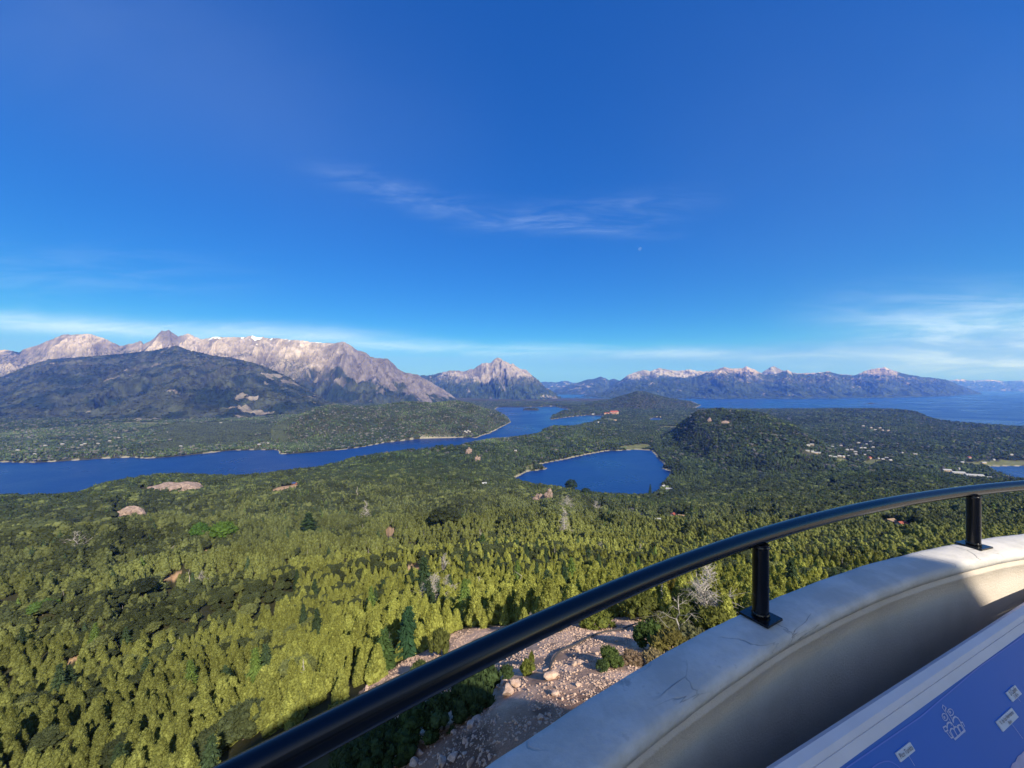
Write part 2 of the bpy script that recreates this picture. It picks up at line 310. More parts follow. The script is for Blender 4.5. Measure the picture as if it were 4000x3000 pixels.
def hill_h(nodes, T, Rr):
    n = np.array(nodes, float); t = th(n[:, 0]); c = np.cos(t)
    zr = np.array([zof(a[3], a[2]) for a in nodes])-3
    f = lambda v: np.interp(T, t, v)
    rf, rr, rb, zt = f(n[:, 1]/c), f(n[:, 2]/c), f(n[:, 4]/c), f(zr)
    e = R_(.35); edge = sstep(T, t[0]-e, t[0])*(1-sstep(T, t[-1], t[-1]+e))
    a = np.clip((Rr-rf)/(rr-rf), 0, 1); b = np.clip((rb-Rr)/(rb-rr), 0, 1)
    k = np.where(Rr < rr, .5*np.sin(a*np.pi/2)**1.2+.5*a**1.1, b*b*(3-2*b))
    return np.where(edge > 0, zt*k*edge, -50)
mnat = (fbm(GX/420, GY/420, 3, 4)-.5)*26*np.clip((GR-500)/900, 0, 1)*sstep(H, 8, 40)+(fbm(GX/90, GY/90, 5, 4)-.5)*9*np.clip((GR-60)/350, 0, 1)*sstep(H, 6, 30)+(fbm(GX/14, GY/14, 6, 4)-.5)*1.3*np.clip((GR-8)/40, 0, 1)*sstep(H, 4, 12)
H = H+mnat*np.where(GR < 3500, 1, .5)
HN = (fbm(GX/150, GY/150, 9, 5)-.5)
rowH = HY+(CAMZ-H)*FX/np.maximum(GR*np.cos(GT), 1e-3)
for fx_, fy_, dep_, wd_ in (([-900, -300, 0, 300, 700, 1000, 1400, 1800, 2100], [2700, 2680, 2640, 2575, 2455, 2345, 2235, 2165, 2140], .11, .20), ([-900, 0, 500, 900, 1300, 1600], [2390, 2335, 2275, 2195, 2130, 2110], .045, .16), ([-900, 0, 600, 1000, 1400, 1900, 2400, 2900, 3300], [2150, 2120, 2095, 2075, 2045, 2035, 2070, 2090, 2110], .060, .22)):
    xs_ = CX+FX*np.tan(np.clip(TH, -1.2, 1.2)); yc = np.interp(xs_, fx_, fy_)+(fbm(xs_/130, xs_*0, 15, 4)-.5)*90
    rc = RR[np.argmax((rowH <= yc[:, None]) & (RR[None, :] > 20), axis=1)][:, None]
    e_ = (sstep(xs_, fx_[0], fx_[0]+300)*(1-sstep(xs_, fx_[-1]-350, fx_[-1])))[:, None]*(np.abs(TH) < 1.15)[:, None]
    q_ = np.log(GR/rc); H = H+e_*rc*dep_*(np.exp(-(q_/.13)**2)*.45-np.exp(-((q_-wd_*1.35)/wd_)**2))
for hn in HILLS:
    hh = hill_h(hn, GT, GR); H = np.where(hh > -40, np.maximum(H, hh+(HN*22+(ridged(GX/260, GY/260, 12, 3)-.62)*34*np.clip(1.4-GR/5000, .3, 1))*sstep(hh, 8, 70)), H)

# lakes as shorelines read at water level
def wxy(pts): return np.array([((x-CX)/FX*Yw(yy), Yw(yy)) for x, yy in pts])
LAKES = {
 'west': wxy([(-1500, 1822), (0, 1806), (24, 1805), (104, 1808), (217, 1803), (410, 1791), (521, 1787), (564, 1792), (675, 1784), (820, 1769), (900, 1759), (1088, 1757), (1086, 1774), (1131, 1773), (1237, 1766), (1382, 1752), (1502, 1730), (1647, 1713), (1792, 1709), (1860, 1711), (1880, 1702), (1914, 1693), (1949, 1673), (1996, 1650), (1985, 1630), (1930, 1600), (1945, 1591), (2044, 1591), (2170, 1588), (2195, 1594), (2245, 1602), (2160, 1622), (2148, 1634), (2153, 1639), (2223, 1629), (2297, 1622), (2355, 1624), (2340, 1640), (2300, 1655), (2210, 1675), (2150, 1674), (2118, 1682), (2108, 1700), (1999, 1718), (1904, 1724), (1850, 1735), (1700, 1780), (1500, 1812), (1300, 1850), (1000, 1900), (500, 1960), (300, 1985), (0, 1985), (-1500, 1990)]),
 'trebol': wxy([(2005, 1870), (2060, 1842), (2143, 1832), (2135, 1826), (2093, 1817), (2198, 1797), (2272, 1780), (2367, 1762), (2496, 1757), (2546, 1760), (2566, 1787), (2596, 1817), (2585, 1826), (2590, 1832), (2621, 1840), (2600, 1872), (2570, 1930), (2480, 1952), (2372, 1950), (2272, 1938), (2168, 1922), (2098, 1906), (2024, 1885)]),
 'small': wxy([(3850, 1824), (3960, 1821), (4100, 1820), (4500, 1830), (4500, 1925), (4100, 1915), (3985, 1872), (3900, 1846)]),
 'pond': wxy([(2535, 1637), (2555, 1633), (2580, 1634), (2584, 1645), (2545, 1646)]),
 'east': wxy([(2692, 1601), (2738, 1584), (2700, 1566), (2400, 1556), (2080, 1556), (1900, 1530), (1900, 1516), (5200, 1516), (5200, 1695), (4400, 1680), (4000, 1669), (3845, 1660), (3745, 1652), (3671, 1648), (3600, 1630), (3520, 1608), (3300, 1598), (2900, 1602)]),
}
def inpoly(px, py, P):
    r = np.zeros(px.shape, bool); n = len(P)
    for i in range(n):
        x1, y1 = P[i]; x2, y2 = P[(i+1) % n]
        c = (y1 > py) != (y2 > py)
        r ^= c & (px < (x2-x1)*(py-y1)/((y2-y1) if y2 != y1 else 1e-9)+x1)
    return r
def pdist(px, py, P):
    d = np.full(px.shape, 1e9); n = len(P)
    for i in range(n):
        x1, y1 = P[i]; x2, y2 = P[(i+1) % n]; dx, dy = x2-x1, y2-y1; L = dx*dx+dy*dy+1e-9
        t = np.clip(((px-x1)*dx+(py-y1)*dy)/L, 0, 1); d = np.minimum(d, np.hypot(px-x1-t*dx, py-y1-t*dy))
    return d
land_d = np.full(H.shape, 1e9)
jit = (fbm(GX/55, GY/55, 31, 3)-.5)*26
far = (GR > 850) & (np.abs(GT) < R_(80))
for k, P in LAKES.items():
    x_, y_ = GX[far], GY[far]; d = pdist(x_, y_, P); ins = inpoly(x_, y_, P)
    if k != 'east': d = np.where(ins, -d, d)+jit[far]*.35
    else: d = np.where(ins, -d, d)
    land_d[far] = np.minimum(land_d[far], d)
isl = np.zeros(H.shape, bool)
for hn in HILLS[4:7]: isl |= hill_h(hn, GT, GR) > 1.0
land_d = np.where(isl, np.maximum(land_d, 30), land_d)
sh = np.clip(land_d/60, 0, 1)
H = np.where(land_d > 0, np.where(land_d < 60, .5+(np.maximum(H, 1.6)-.5)*np.maximum(sh, 0)**.75, np.maximum(H, 1.6)), np.maximum(-8, land_d*.12-.6))
H = np.where(GR > 8900, -9, H)

thg = TH
def hget(T, Rr, A=None):
    A = H if A is None else A
    i = np.interp(T, thg, np.arange(len(thg))); j = (np.log(np.maximum(Rr, 2.0))-LR[0])/(LR[1]-LR[0]); j = np.clip(j, 0, NR-1.001); i = np.clip(i, 0, len(thg)-1.001)
    i0 = i.astype(int); j0 = j.astype(int); a = i-i0; b = j-j0
    return (A[i0, j0]*(1-b)+A[i0, j0+1]*b)*(1-a)+(A[i0+1, j0]*(1-b)+A[i0+1, j0+1]*b)*a
def zxy(x, yv): return float(hget(np.array([math.atan2(x, yv)]), np.array([math.hypot(x, yv)]))[0])
def ground_at(px, py, rmin=6.0):
    """the first point of the ground seen at that place of the photograph"""
    t = float(th(px)); r = np.exp(np.linspace(math.log(rmin), math.log(8800), 4000)); zz = hget(np.full(4000, t), r)
    row = HY+(CAMZ-zz)*FX/(r*math.cos(t)); k = np.nonzero(row <= py)[0]
    k = k[0] if len(k) else 3999
    return np.array([math.sin(t)*r[k], math.cos(t)*r[k], zz[k]])
def gpoly(pts): return np.array([ground_at(*p)[:2] for p in pts])

# bare ground, fields and clearings
CLEAR = {
 'gravel': gpoly([(1400, 2712), (1560, 2592), (1690, 2512), (1800, 2462), (1960, 2446), (2100, 2452), (2240, 2436), (2420, 2412), (2540, 2416), (2600, 2470), (2760, 2560), (2600, 2700), (2300, 3000), (1900, 3300), (1300, 3300), (1480, 3000), (1560, 2820), (1440, 2760)]),
}
SOIL_PX = (
 [(1040, 1938), (1085, 1905), (1150, 1893), (1175, 1905), (1110, 1925), (1070, 1940)], [(1480, 2088), (1512, 2062), (1545, 2076), (1530, 2096)],
 [(765, 2188), (800, 2152), (830, 2150), (800, 2185)], [(510, 2345), (560, 2315), (580, 2320), (545, 2345)], [(620, 2262), (700, 2232), (715, 2242), (640, 2275)],
 [(225, 2605), (330, 2560), (340, 2572), (240, 2615)], [(860, 2830), (960, 2790), (990, 2810), (900, 2860)], [(845, 2188), (880, 2172), (890, 2185)],
 [(1585, 2225), (1625, 2200), (1640, 2215), (1600, 2240)])
SOIL = [gpoly(p) for p in SOIL_PX]
FIELD = [gpoly(p) for p in (
 [(3260, 1815), (3300, 1800), (3430, 1796), (3445, 1810), (3380, 1822)], [(3205, 1915), (3240, 1885), (3300, 1888), (3320, 1900), (3250, 1918)],
 [(2400, 1752), (2440, 1738), (2520, 1736), (2550, 1752), (2480, 1755)], [(2560, 1672), (2570, 1666), (2650, 1664), (2640, 1672)], [(2320, 1645), (2340, 1638), (2420, 1638), (2420, 1645)],
 [(3760, 1818), (3800, 1800), (4100, 1796), (4200, 1812), (3900, 1820)], [(487, 1656), (500, 1648), (620, 1650), (610, 1660)], [(2000, 1868), (2060, 1840), (2110, 1815), (2085, 1812), (2030, 1838), (1990, 1862)],
 [(3500, 2082), (3530, 2060), (3620, 2085), (3600, 2110), (3520, 2105)], [(2540, 1955), (2560, 1940), (2600, 1948), (2590, 1965)])]
SCRUB = gpoly([(560, 1668), (760, 1645), (1040, 1640), (1110, 1690), (1080, 1735), (820, 1745), (560, 1740)])
DARKWOOD = [(300, 2120, 420, 70), (420, 2420, 520, 110), (820, 2330, 330, 80), (1215, 2050, 40, 40), (1800, 1990, 140, 30), (150, 2000, 260, 60)]

px_ = CX+FX*np.tan(np.clip(GT, -1.25, 1.25)); py_ = HY+(CAMZ-H)*FX/np.maximum(GR*np.cos(GT), 1)
mGrav = inpoly(GX+(fbm(GX/2.2, GY/2.2, 40)-.5)*2.2, GY+(fbm(GX/2.2, GY/2.2, 41)-.5)*2.2, CLEAR['gravel'])
mSoil = np.zeros(H.shape, bool); mField = np.zeros(H.shape, bool)
for P in SOIL:
    w = np.ptp(P, 0).min()*.35; mSoil |= inpoly(GX+(fbm(GX/w, GY/w, 42)-.5)*w*1.6, GY+(fbm(GX/w, GY/w, 43)-.5)*w*1.6, P)
for P in FIELD:
    w = max(np.ptp(P, 0).min()*.35, 4); mField |= inpoly(GX+(fbm(GX/w, GY/w, 44)-.5)*w*1.4, GY+(fbm(GX/w, GY/w, 45)-.5)*w*1.4, P)
mScrub = inpoly(GX+(fbm(GX/90, GY/160, 46, 5)-.5)*420, GY+(fbm(GX/90, GY/200, 47, 5)-.5)*620, SCRUB)
mTerr = (GR < 8.5)
n4 = fbm(GX/6, GY/6, 50, 4)[..., None]; n5 = fbm(GX/60, GY/60, 51, 4)[..., None]
C = np.array([.050, .048, .024])*(.6+.8*n5)*np.ones(H.shape+(1,))
C = np.where(mScrub[..., None], np.array([.056, .066, .036])*(.5+1.0*n5), C)
C = np.where(mField[..., None], np.array([.13, .135, .06])*(.7+.6*n4), C)
C = np.where(mSoil[..., None], np.array([.42, .27, .16])*(.7+.6*n4), C)
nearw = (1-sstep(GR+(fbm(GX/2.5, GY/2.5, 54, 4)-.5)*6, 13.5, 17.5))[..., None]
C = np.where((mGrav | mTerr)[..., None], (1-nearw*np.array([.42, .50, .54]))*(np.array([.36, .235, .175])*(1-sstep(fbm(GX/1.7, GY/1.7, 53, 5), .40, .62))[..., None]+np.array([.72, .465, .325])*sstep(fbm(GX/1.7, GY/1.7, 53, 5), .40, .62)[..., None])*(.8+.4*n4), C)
beach = (land_d > -2) & (land_d < np.where(GR > 1300, 9, 7)*(.3+1.4*fbm(GX/70, GY/70, 52, 3))) & (H < 5)
C = np.where(beach[..., None], np.array([.30, .27, .205])*(.6+.8*n5), C)
nt, nr = H.shape
ii = np.arange(nt-1)[:, None]*nr; jj = np.arange(nr-1)[None, :]
F = np.stack([ii+jj, ii+nr+jj, ii+nr+jj+1, ii+jj+1], -1).reshape(-1, 4)
gm, N, p, o = mat('ground_soil', rough=.95, spec=.1)
at = N.n('ShaderNodeAttribute', attribute_name='Col')
ns = N.noise(geo(N), 2.6, 8, .7); ns2 = N.noise(geo(N), .05, 6, .6); ns3 = N.noise(geo(N), 18.0, 4, .7)
N.l(scale_col(N, at.outputs['Color'], N.m('ADD', N.m('MULTIPLY', N.m('ADD', N.m('ADD', ns, ns2), ns3), .9), -.32)), p.inputs['Base Color'])
bump(N, p, N.m('ADD', ns, N.m('MULTIPLY', ns3, .4)), .9, .16)
me = npmesh('ground', np.c_[GX.ravel(), GY.ravel(), H.ravel()], F, True); setcol(me, C.reshape(-1, 3))
tag(link('ground', me, gm), kind='structure')

# ------------------------------------------------------------------ water: one sheet at level 0, split where the small lakes lie
wm, N, p, o = mat('lake_water', (.006, .035, .13), .12, .5); p.inputs['IOR'].default_value = 1.33
g = geo(N); mp = N.n('ShaderNodeMapping'); mp.inputs['Scale'].default_value = (1, .4, 1); N.l(g, mp.inputs['Vector'])
big = N.noise(g, .0022, 4, .6); rip = N.noise(mp.outputs[0], .16, 5, .6)
N.l(N.mix(N.ramp(big, .35, .7), (.003, .024, .13, 1), (.005, .036, .17, 1)), p.inputs['Base Color'])
N.l(N.m('ADD', N.m('MULTIPLY', N.ramp(big, .3, .7), .16), .24), p.inputs['Roughness'])
bump(N, p, rip, .9, 1.6)
def sheet(cells, gx, gy):
    b = MB()
    for i, j in cells: b.add([(gx[i], gy[j], 0), (gx[i+1], gy[j], 0), (gx[i+1], gy[j+1], 0), (gx[i], gy[j+1], 0)], [(0, 1, 2, 3)])
    return b
gx = [-38000, -30, 790, 1440, 2900, 38000]; gy = [-3000, 880, 1120, 1345, 1725, 38000]
tre = [(1, 1), (1, 2), (1, 3)]; sml = [(3, 2)]
for cells in (tre, sml, [(i, j) for i in range(5) for j in range(5) if (i, j) not in tre+sml]):
    tag(sheet(cells, gx, gy).build('lake', wm), kind='structure')

# ------------------------------------------------------------------ mountains
mm, N, p, o = mat('mountain_ground', rough=.95, spec=.1)
at = N.n('ShaderNodeAttribute', attribute_name='Col')
g = geo(N); ns = N.noise(g, .02, 8, .65); ns2 = N.noise(g, .09, 4, .7)
N.l(scale_col(N, at.outputs['Color'], N.m('ADD', N.m('MULTIPLY', N.m('ADD', ns, ns2), .9), .1)), p.inputs['Base Color'])
bump(N, p, N.m('ADD', ns, N.m('MULTIPLY', ns2, .5)), .8, 14)
FOREST_PTS = []
def mountain(name, label, nodes, z_foot, step, rows, tree, rock, forest, fade, rough=1.0, pw=1.15, seed=0, snow=0.0, apron=None, back_w=1.0, keep=None, gul=1.0, bare_t=.70, jag=1.0, cliff=.8):
    """nodes: (photo x, photo row of the skyline, ridge distance, foot distance); tree(x)->height of the tree line"""
    n = np.array(nodes, float); xs = np.arange(n[0, 0], n[-1, 0]+.1, step); T = th(xs); c = np.cos(T)
    yt = np.interp(xs, n[:, 0], n[:, 1]); rr = np.interp(xs, n[:, 0], n[:, 2]); rf = np.interp(xs, n[:, 0], n[:, 3])
    yt = yt+((fbm(xs/16, xs*0, seed+70, 5, .6)-.5)*5.5+(ridged(xs/7, xs*0+2, seed+71, 3)-.6)*2.2)*rough*jag
    zt = CAMZ-(yt-HY)/FX*rr
    t = np.r_[np.linspace(-1, 0, rows), np.linspace(0, back_w, rows//4+1)[1:]]
    Tn = t[None, :]; D = rr[:, None]+np.where(Tn < 0, Tn*(rr-rf)[:, None], Tn*(rr-rf)[:, None])
    X = ((xs-CX)/FX)[:, None]*D; Yv = D
    wx = (fbm(X/900, Yv/900, seed+1, 3)-.5)*700
    a = np.clip(1+np.minimum(Tn, 0), 0, 1)
    s = np.where(Tn <= 0, a**pw, (1-np.clip(Tn/back_w, 0, 1))**1.2)
    Z = z_foot+(zt[:, None]-z_foot)*s
    wl = (rr-rf).mean()*.16
    amp = (zt[:, None]-z_foot)*.36*gul
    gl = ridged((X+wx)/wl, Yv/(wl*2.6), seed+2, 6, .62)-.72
    fb = fbm(X/260, Yv/260, seed+3, 6, .6)-.5
    env = np.clip(-Tn*5.5, 0, 1)*np.clip((1+Tn)*5, 0, 1)
    Z = Z+(gl*amp+fb*105*rough)*env*rough+(ridged(X/95, Yv/95, seed+4, 5, .6)-.6)*52*rough*np.clip(np.abs(Tn)*25, .25, 1)
    nx = np.gradient(Z, axis=0)/np.maximum(np.gradient(X, axis=0), 1e-3); ny = np.gradient(Z, axis=1)/np.maximum(np.gradient(Yv, axis=1), 1e-3)
    sl = np.hypot(nx, ny)
    tl = tree(xs)[:, None]+(fbm(X/600, Yv/600, seed+6, 5)-.5)*340+(fbm(X/130, Yv/130, seed+7, 4)-.5)*150-gl*180
    fm = sstep(tl-Z, -25, 25)
    cl = sstep(sl, 1.15, 1.6)*sstep(Z, 250, 700)*cliff
    fm = fm*(1-cl)
    if apron is not None: fm = np.maximum(fm*1.0, apron(xs[:, None], Z, X, Yv))
    bare = sstep(fbm(X/240, Yv/240, seed+8, 5), bare_t, bare_t+.035)*.6; fm = fm*(1-bare)
    r1, r2, r3 = [np.array(q) for q in rock]
    k = fbm(X/330, Yv/330, seed+9, 5)[..., None]; k2 = fbm(X/60, Yv/90, seed+10, 4)[..., None]
    strata = (.5+.5*np.sin((Z+wx*.08)/17))[..., None]*sstep(sl, .7, 1.3)[..., None]
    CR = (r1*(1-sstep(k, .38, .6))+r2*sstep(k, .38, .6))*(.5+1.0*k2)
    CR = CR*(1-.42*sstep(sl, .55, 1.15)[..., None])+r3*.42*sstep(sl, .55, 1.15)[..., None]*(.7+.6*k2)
    CR = CR*(1-.16*strata)*(.62+.62*sstep(gl, -.30, .12))[..., None]  # strata bands; gullies darkened in the rock colour as painted relief shade
    if keep is not None: CR = keep(CR, xs[:, None], Z, k, k2)
    f1, f2 = [np.array(q) for q in forest]
    kf = fbm(X/170, Yv/170, seed+11, 5)[..., None]; kg = (.5*vnoise(X/16, Yv/26, seed+12)+.5*vnoise(X/45, Yv/60, seed+13))[..., None]
    CF = (f1*(1-sstep(kf, .35, .65))+f2*sstep(kf, .35, .65))*(.3+1.4*kg)
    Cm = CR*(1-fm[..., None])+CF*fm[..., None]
    if snow > 0:
        sn = sstep(fbm(X/150, Yv/60, seed+14, 5)+(Z-zt[:, None])/900*1.2-(gl*.35), .69-snow, .71-snow)*sstep(xs, 740, 840)[:, None]*(1-sstep(xs, 1240, 1330))[:, None]*(fm < .3)
        Cm = Cm*(1-sn[..., None])+np.array([.8, .8, .82])*sn[..., None]
    Z = Z+fm*(vnoise(X/17, Yv/25, seed+15)-.3)*fade*np.clip(np.abs(Tn)*60, .5, 1)
    a_, b_ = Z.shape; i = np.arange(a_-1)[:, None]*b_; j = np.arange(b_-1)[None, :]
    F = np.stack([i+j, i+b_+j, i+b_+j+1, i+j+1], -1).reshape(-1, 4)
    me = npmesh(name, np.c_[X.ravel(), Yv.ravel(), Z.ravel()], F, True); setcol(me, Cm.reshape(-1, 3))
    ob = tag(link(name, me, mm), label, None, None, 'structure')
    return X, Yv, Z, fm, Cm
ROCK_TAN = ((.32, .265, .235), (.42, .345, .30), (.25, .22, .215))
ROCK_GREY = ((.25, .215, .205), (.31, .26, .24), (.20, .18, .175))
FORD = ((.022, .036, .024), (.040, .055, .028))
def const(v): return lambda xs: np.full(xs.shape, float(v))
# far ranges first
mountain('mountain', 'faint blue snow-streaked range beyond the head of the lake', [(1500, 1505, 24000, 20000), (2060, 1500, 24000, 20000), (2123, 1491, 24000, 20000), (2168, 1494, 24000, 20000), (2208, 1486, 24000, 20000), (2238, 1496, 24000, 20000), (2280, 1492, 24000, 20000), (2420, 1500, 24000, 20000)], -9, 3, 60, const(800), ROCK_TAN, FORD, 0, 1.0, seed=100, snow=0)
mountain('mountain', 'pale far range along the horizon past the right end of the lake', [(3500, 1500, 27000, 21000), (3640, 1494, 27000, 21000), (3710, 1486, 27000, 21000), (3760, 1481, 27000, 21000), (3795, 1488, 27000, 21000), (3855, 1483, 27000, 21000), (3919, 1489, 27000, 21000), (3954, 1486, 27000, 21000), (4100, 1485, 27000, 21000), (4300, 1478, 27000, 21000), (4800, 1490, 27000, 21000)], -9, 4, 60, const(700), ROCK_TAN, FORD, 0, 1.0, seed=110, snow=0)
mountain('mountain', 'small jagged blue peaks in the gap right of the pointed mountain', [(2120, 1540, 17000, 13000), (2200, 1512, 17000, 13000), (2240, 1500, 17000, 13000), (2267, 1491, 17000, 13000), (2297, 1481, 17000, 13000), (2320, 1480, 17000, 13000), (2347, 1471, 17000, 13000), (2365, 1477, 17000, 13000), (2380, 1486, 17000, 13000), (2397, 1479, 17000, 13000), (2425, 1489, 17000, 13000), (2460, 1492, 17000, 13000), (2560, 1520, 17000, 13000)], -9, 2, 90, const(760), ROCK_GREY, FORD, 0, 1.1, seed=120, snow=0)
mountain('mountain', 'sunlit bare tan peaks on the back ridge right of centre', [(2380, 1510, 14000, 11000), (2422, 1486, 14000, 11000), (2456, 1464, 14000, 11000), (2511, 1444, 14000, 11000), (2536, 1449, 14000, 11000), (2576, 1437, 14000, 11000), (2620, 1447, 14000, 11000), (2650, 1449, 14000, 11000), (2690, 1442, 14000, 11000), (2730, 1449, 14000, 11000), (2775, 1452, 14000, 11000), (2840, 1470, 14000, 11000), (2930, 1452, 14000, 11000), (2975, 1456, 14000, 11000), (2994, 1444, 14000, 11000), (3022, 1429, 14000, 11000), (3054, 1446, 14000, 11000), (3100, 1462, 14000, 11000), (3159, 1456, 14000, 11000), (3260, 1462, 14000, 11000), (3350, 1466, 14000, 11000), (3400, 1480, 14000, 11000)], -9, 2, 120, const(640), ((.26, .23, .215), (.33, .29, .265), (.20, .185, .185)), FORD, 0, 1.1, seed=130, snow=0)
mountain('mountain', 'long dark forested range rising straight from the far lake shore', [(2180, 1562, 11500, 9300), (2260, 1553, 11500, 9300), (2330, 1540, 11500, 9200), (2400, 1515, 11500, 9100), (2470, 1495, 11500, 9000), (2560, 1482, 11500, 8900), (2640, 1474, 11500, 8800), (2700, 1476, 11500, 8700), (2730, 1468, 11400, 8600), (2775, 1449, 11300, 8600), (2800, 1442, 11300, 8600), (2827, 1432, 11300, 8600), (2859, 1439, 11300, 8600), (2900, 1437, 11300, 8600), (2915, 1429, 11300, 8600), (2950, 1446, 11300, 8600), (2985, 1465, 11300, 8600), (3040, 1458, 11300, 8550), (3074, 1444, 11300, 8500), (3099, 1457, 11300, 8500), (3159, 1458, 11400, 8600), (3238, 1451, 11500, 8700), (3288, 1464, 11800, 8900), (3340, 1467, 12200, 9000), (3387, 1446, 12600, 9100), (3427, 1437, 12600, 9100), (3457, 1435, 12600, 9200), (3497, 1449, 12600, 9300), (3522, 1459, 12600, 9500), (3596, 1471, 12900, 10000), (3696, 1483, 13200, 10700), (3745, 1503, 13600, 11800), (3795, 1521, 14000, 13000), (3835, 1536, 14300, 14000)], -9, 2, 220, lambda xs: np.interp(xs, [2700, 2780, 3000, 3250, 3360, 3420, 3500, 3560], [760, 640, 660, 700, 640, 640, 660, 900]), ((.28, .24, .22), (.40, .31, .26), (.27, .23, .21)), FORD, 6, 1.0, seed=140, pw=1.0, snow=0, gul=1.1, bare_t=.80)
# the pointed mountain
def keepC(CR, xs, Z, k, k2): return CR
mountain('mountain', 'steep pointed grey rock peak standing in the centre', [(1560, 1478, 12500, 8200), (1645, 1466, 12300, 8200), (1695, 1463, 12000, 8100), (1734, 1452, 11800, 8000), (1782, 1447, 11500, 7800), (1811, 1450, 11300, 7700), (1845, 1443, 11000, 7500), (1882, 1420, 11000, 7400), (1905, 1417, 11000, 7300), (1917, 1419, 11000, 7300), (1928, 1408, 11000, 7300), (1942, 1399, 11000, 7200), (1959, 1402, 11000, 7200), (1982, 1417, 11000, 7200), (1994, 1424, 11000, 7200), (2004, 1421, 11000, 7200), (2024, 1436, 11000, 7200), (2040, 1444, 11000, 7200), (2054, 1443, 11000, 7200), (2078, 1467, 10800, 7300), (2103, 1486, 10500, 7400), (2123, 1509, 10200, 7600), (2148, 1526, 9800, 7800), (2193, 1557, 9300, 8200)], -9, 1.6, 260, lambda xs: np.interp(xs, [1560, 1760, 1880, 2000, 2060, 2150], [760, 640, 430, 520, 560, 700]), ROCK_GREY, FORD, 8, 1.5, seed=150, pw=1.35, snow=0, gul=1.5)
# the broad bare massif on the left
def keepL(CR, xs, Z, k, k2):
    w = sstep(xs+(k[..., 0]-.5)*160, 1230, 1370)*sstep(1750-Z, 0, 1)      # the grey cliffs at its right end
    g = np.array([.155, .135, .14])*(.4+1.2*k2)
    pk = (sstep(xs, 590, 640)*(1-sstep(xs, 690, 740)))*sstep(Z, 1130, 1220)  # the dark summit block
    CR = CR*(1-w[..., None])+g*w[..., None]
    w2 = sstep(xs, 960, 1060)*(1-w)*sstep(Z, 780, 900); CR = CR*(1+.32*w2[..., None])
    return CR*(1-pk[..., None])+np.array([.15, .13, .125])*pk[..., None]
def apronL(xs, Z, X, Yv):
    n = fbm(X/300, Yv/300, 555, 5)
    top = np.interp(xs, [1150, 1300, 1400, 1480, 1560, 1640, 1700], [700, 560, 430, 330, 250, 120, 0])
    xs = xs+(fbm(X/260, Yv/260, 557, 5)-.5)*420
    return sstep(top+(n-.5)*420-Z, -20, 40)*sstep(xs, 1120, 1330)
LOP = [(-1500, 1390, 7600, 5600), (-700, 1372, 7600, 5600), (0, 1366, 7600, 5600), (29, 1366, 7600, 5600), (72, 1378, 7600, 5600), (89, 1364, 7500, 5600), (135, 1354, 7500, 5600), (193, 1328, 7400, 5500), (241, 1308, 7400, 5500), (265, 1306, 7400, 5500), (289, 1308, 7400, 5500), (347, 1304, 7400, 5500), (405, 1320, 7400, 5500), (434, 1337, 7400, 5500), (470, 1350, 7500, 5500), (482, 1349, 7500, 5500), (520, 1341, 7500, 5500), (550, 1332, 7500, 5500), (561, 1344, 7500, 5500), (600, 1324, 7500, 5500), (612, 1310, 7500, 5500), (631, 1291, 7500, 5500), (645, 1292, 7500, 5500), (660, 1289, 7500, 5500), (680, 1303, 7500, 5500), (697, 1316, 7500, 5500), (733, 1301, 7500, 5500), (766, 1317, 7500, 5500), (795, 1325, 7500, 5500), (829, 1316, 7400, 5400), (916, 1316, 7400, 5400), (955, 1319, 7400, 5400), (985, 1311, 7300, 5300), (1000, 1317, 7300, 5300), (1069, 1320, 7200, 5200), (1141, 1328, 7000, 5000), (1237, 1337, 6900, 4900), (1286, 1340, 6800, 4800), (1320, 1338, 6700, 4700), (1341, 1334, 6700, 4700), (1363, 1345, 6700, 4700), (1392, 1366, 6700, 4700), (1430, 1376, 6700, 4700), (1449, 1394, 6700, 4700), (1512, 1402, 6800, 4800), (1541, 1424, 6800, 4800), (1555, 1442, 6800, 4900), (1589, 1457, 6800, 4900), (1633, 1463, 6800, 5000), (1652, 1475, 6800, 5100), (1695, 1499, 6700, 5300), (1743, 1528, 6600, 5500), (1782, 1559, 6500, 5700), (1830, 1600, 6400, 6000)]
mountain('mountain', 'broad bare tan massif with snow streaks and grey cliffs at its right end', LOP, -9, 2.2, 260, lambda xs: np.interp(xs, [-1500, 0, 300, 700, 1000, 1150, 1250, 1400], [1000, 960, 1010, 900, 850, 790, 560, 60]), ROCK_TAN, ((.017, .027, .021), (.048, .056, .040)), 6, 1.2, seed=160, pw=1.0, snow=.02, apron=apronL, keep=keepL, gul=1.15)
SHO = [(-1500, 1540, 5200, 2600), (-600, 1500, 5200, 2600), (0, 1472, 5200, 2600), (60, 1452, 5200, 2600), (96, 1433, 5200, 2600), (193, 1404, 5200, 2600), (300, 1396, 5200, 2600), (386, 1390, 5200, 2600), (450, 1385, 5200, 2600), (530, 1376, 5200, 2600), (620, 1366, 5200, 2600), (689, 1350, 5200, 2600), (747, 1371, 5100, 2600), (834, 1389, 5000, 2700), (916, 1400, 4900, 2700), (1000, 1420, 4800, 2800), (1045, 1436, 4700, 2800), (1131, 1475, 4500, 2900), (1200, 1520, 4300, 3000), (1280, 1570, 4100, 3100), (1400, 1610, 3900, 3300)]
SX, SY, SZ, SF, SC = mountain('mountain', 'dark forested shoulder in front of the bare tan massif', SHO, 22, 2.4, 300, lambda xs: np.full(xs.shape, 1500.0), ROCK_TAN, ((.017, .027, .021), (.048, .056, .040)), 9, .8, seed=171, pw=1.05, gul=1.3, bare_t=.735, jag=.8, cliff=.12)

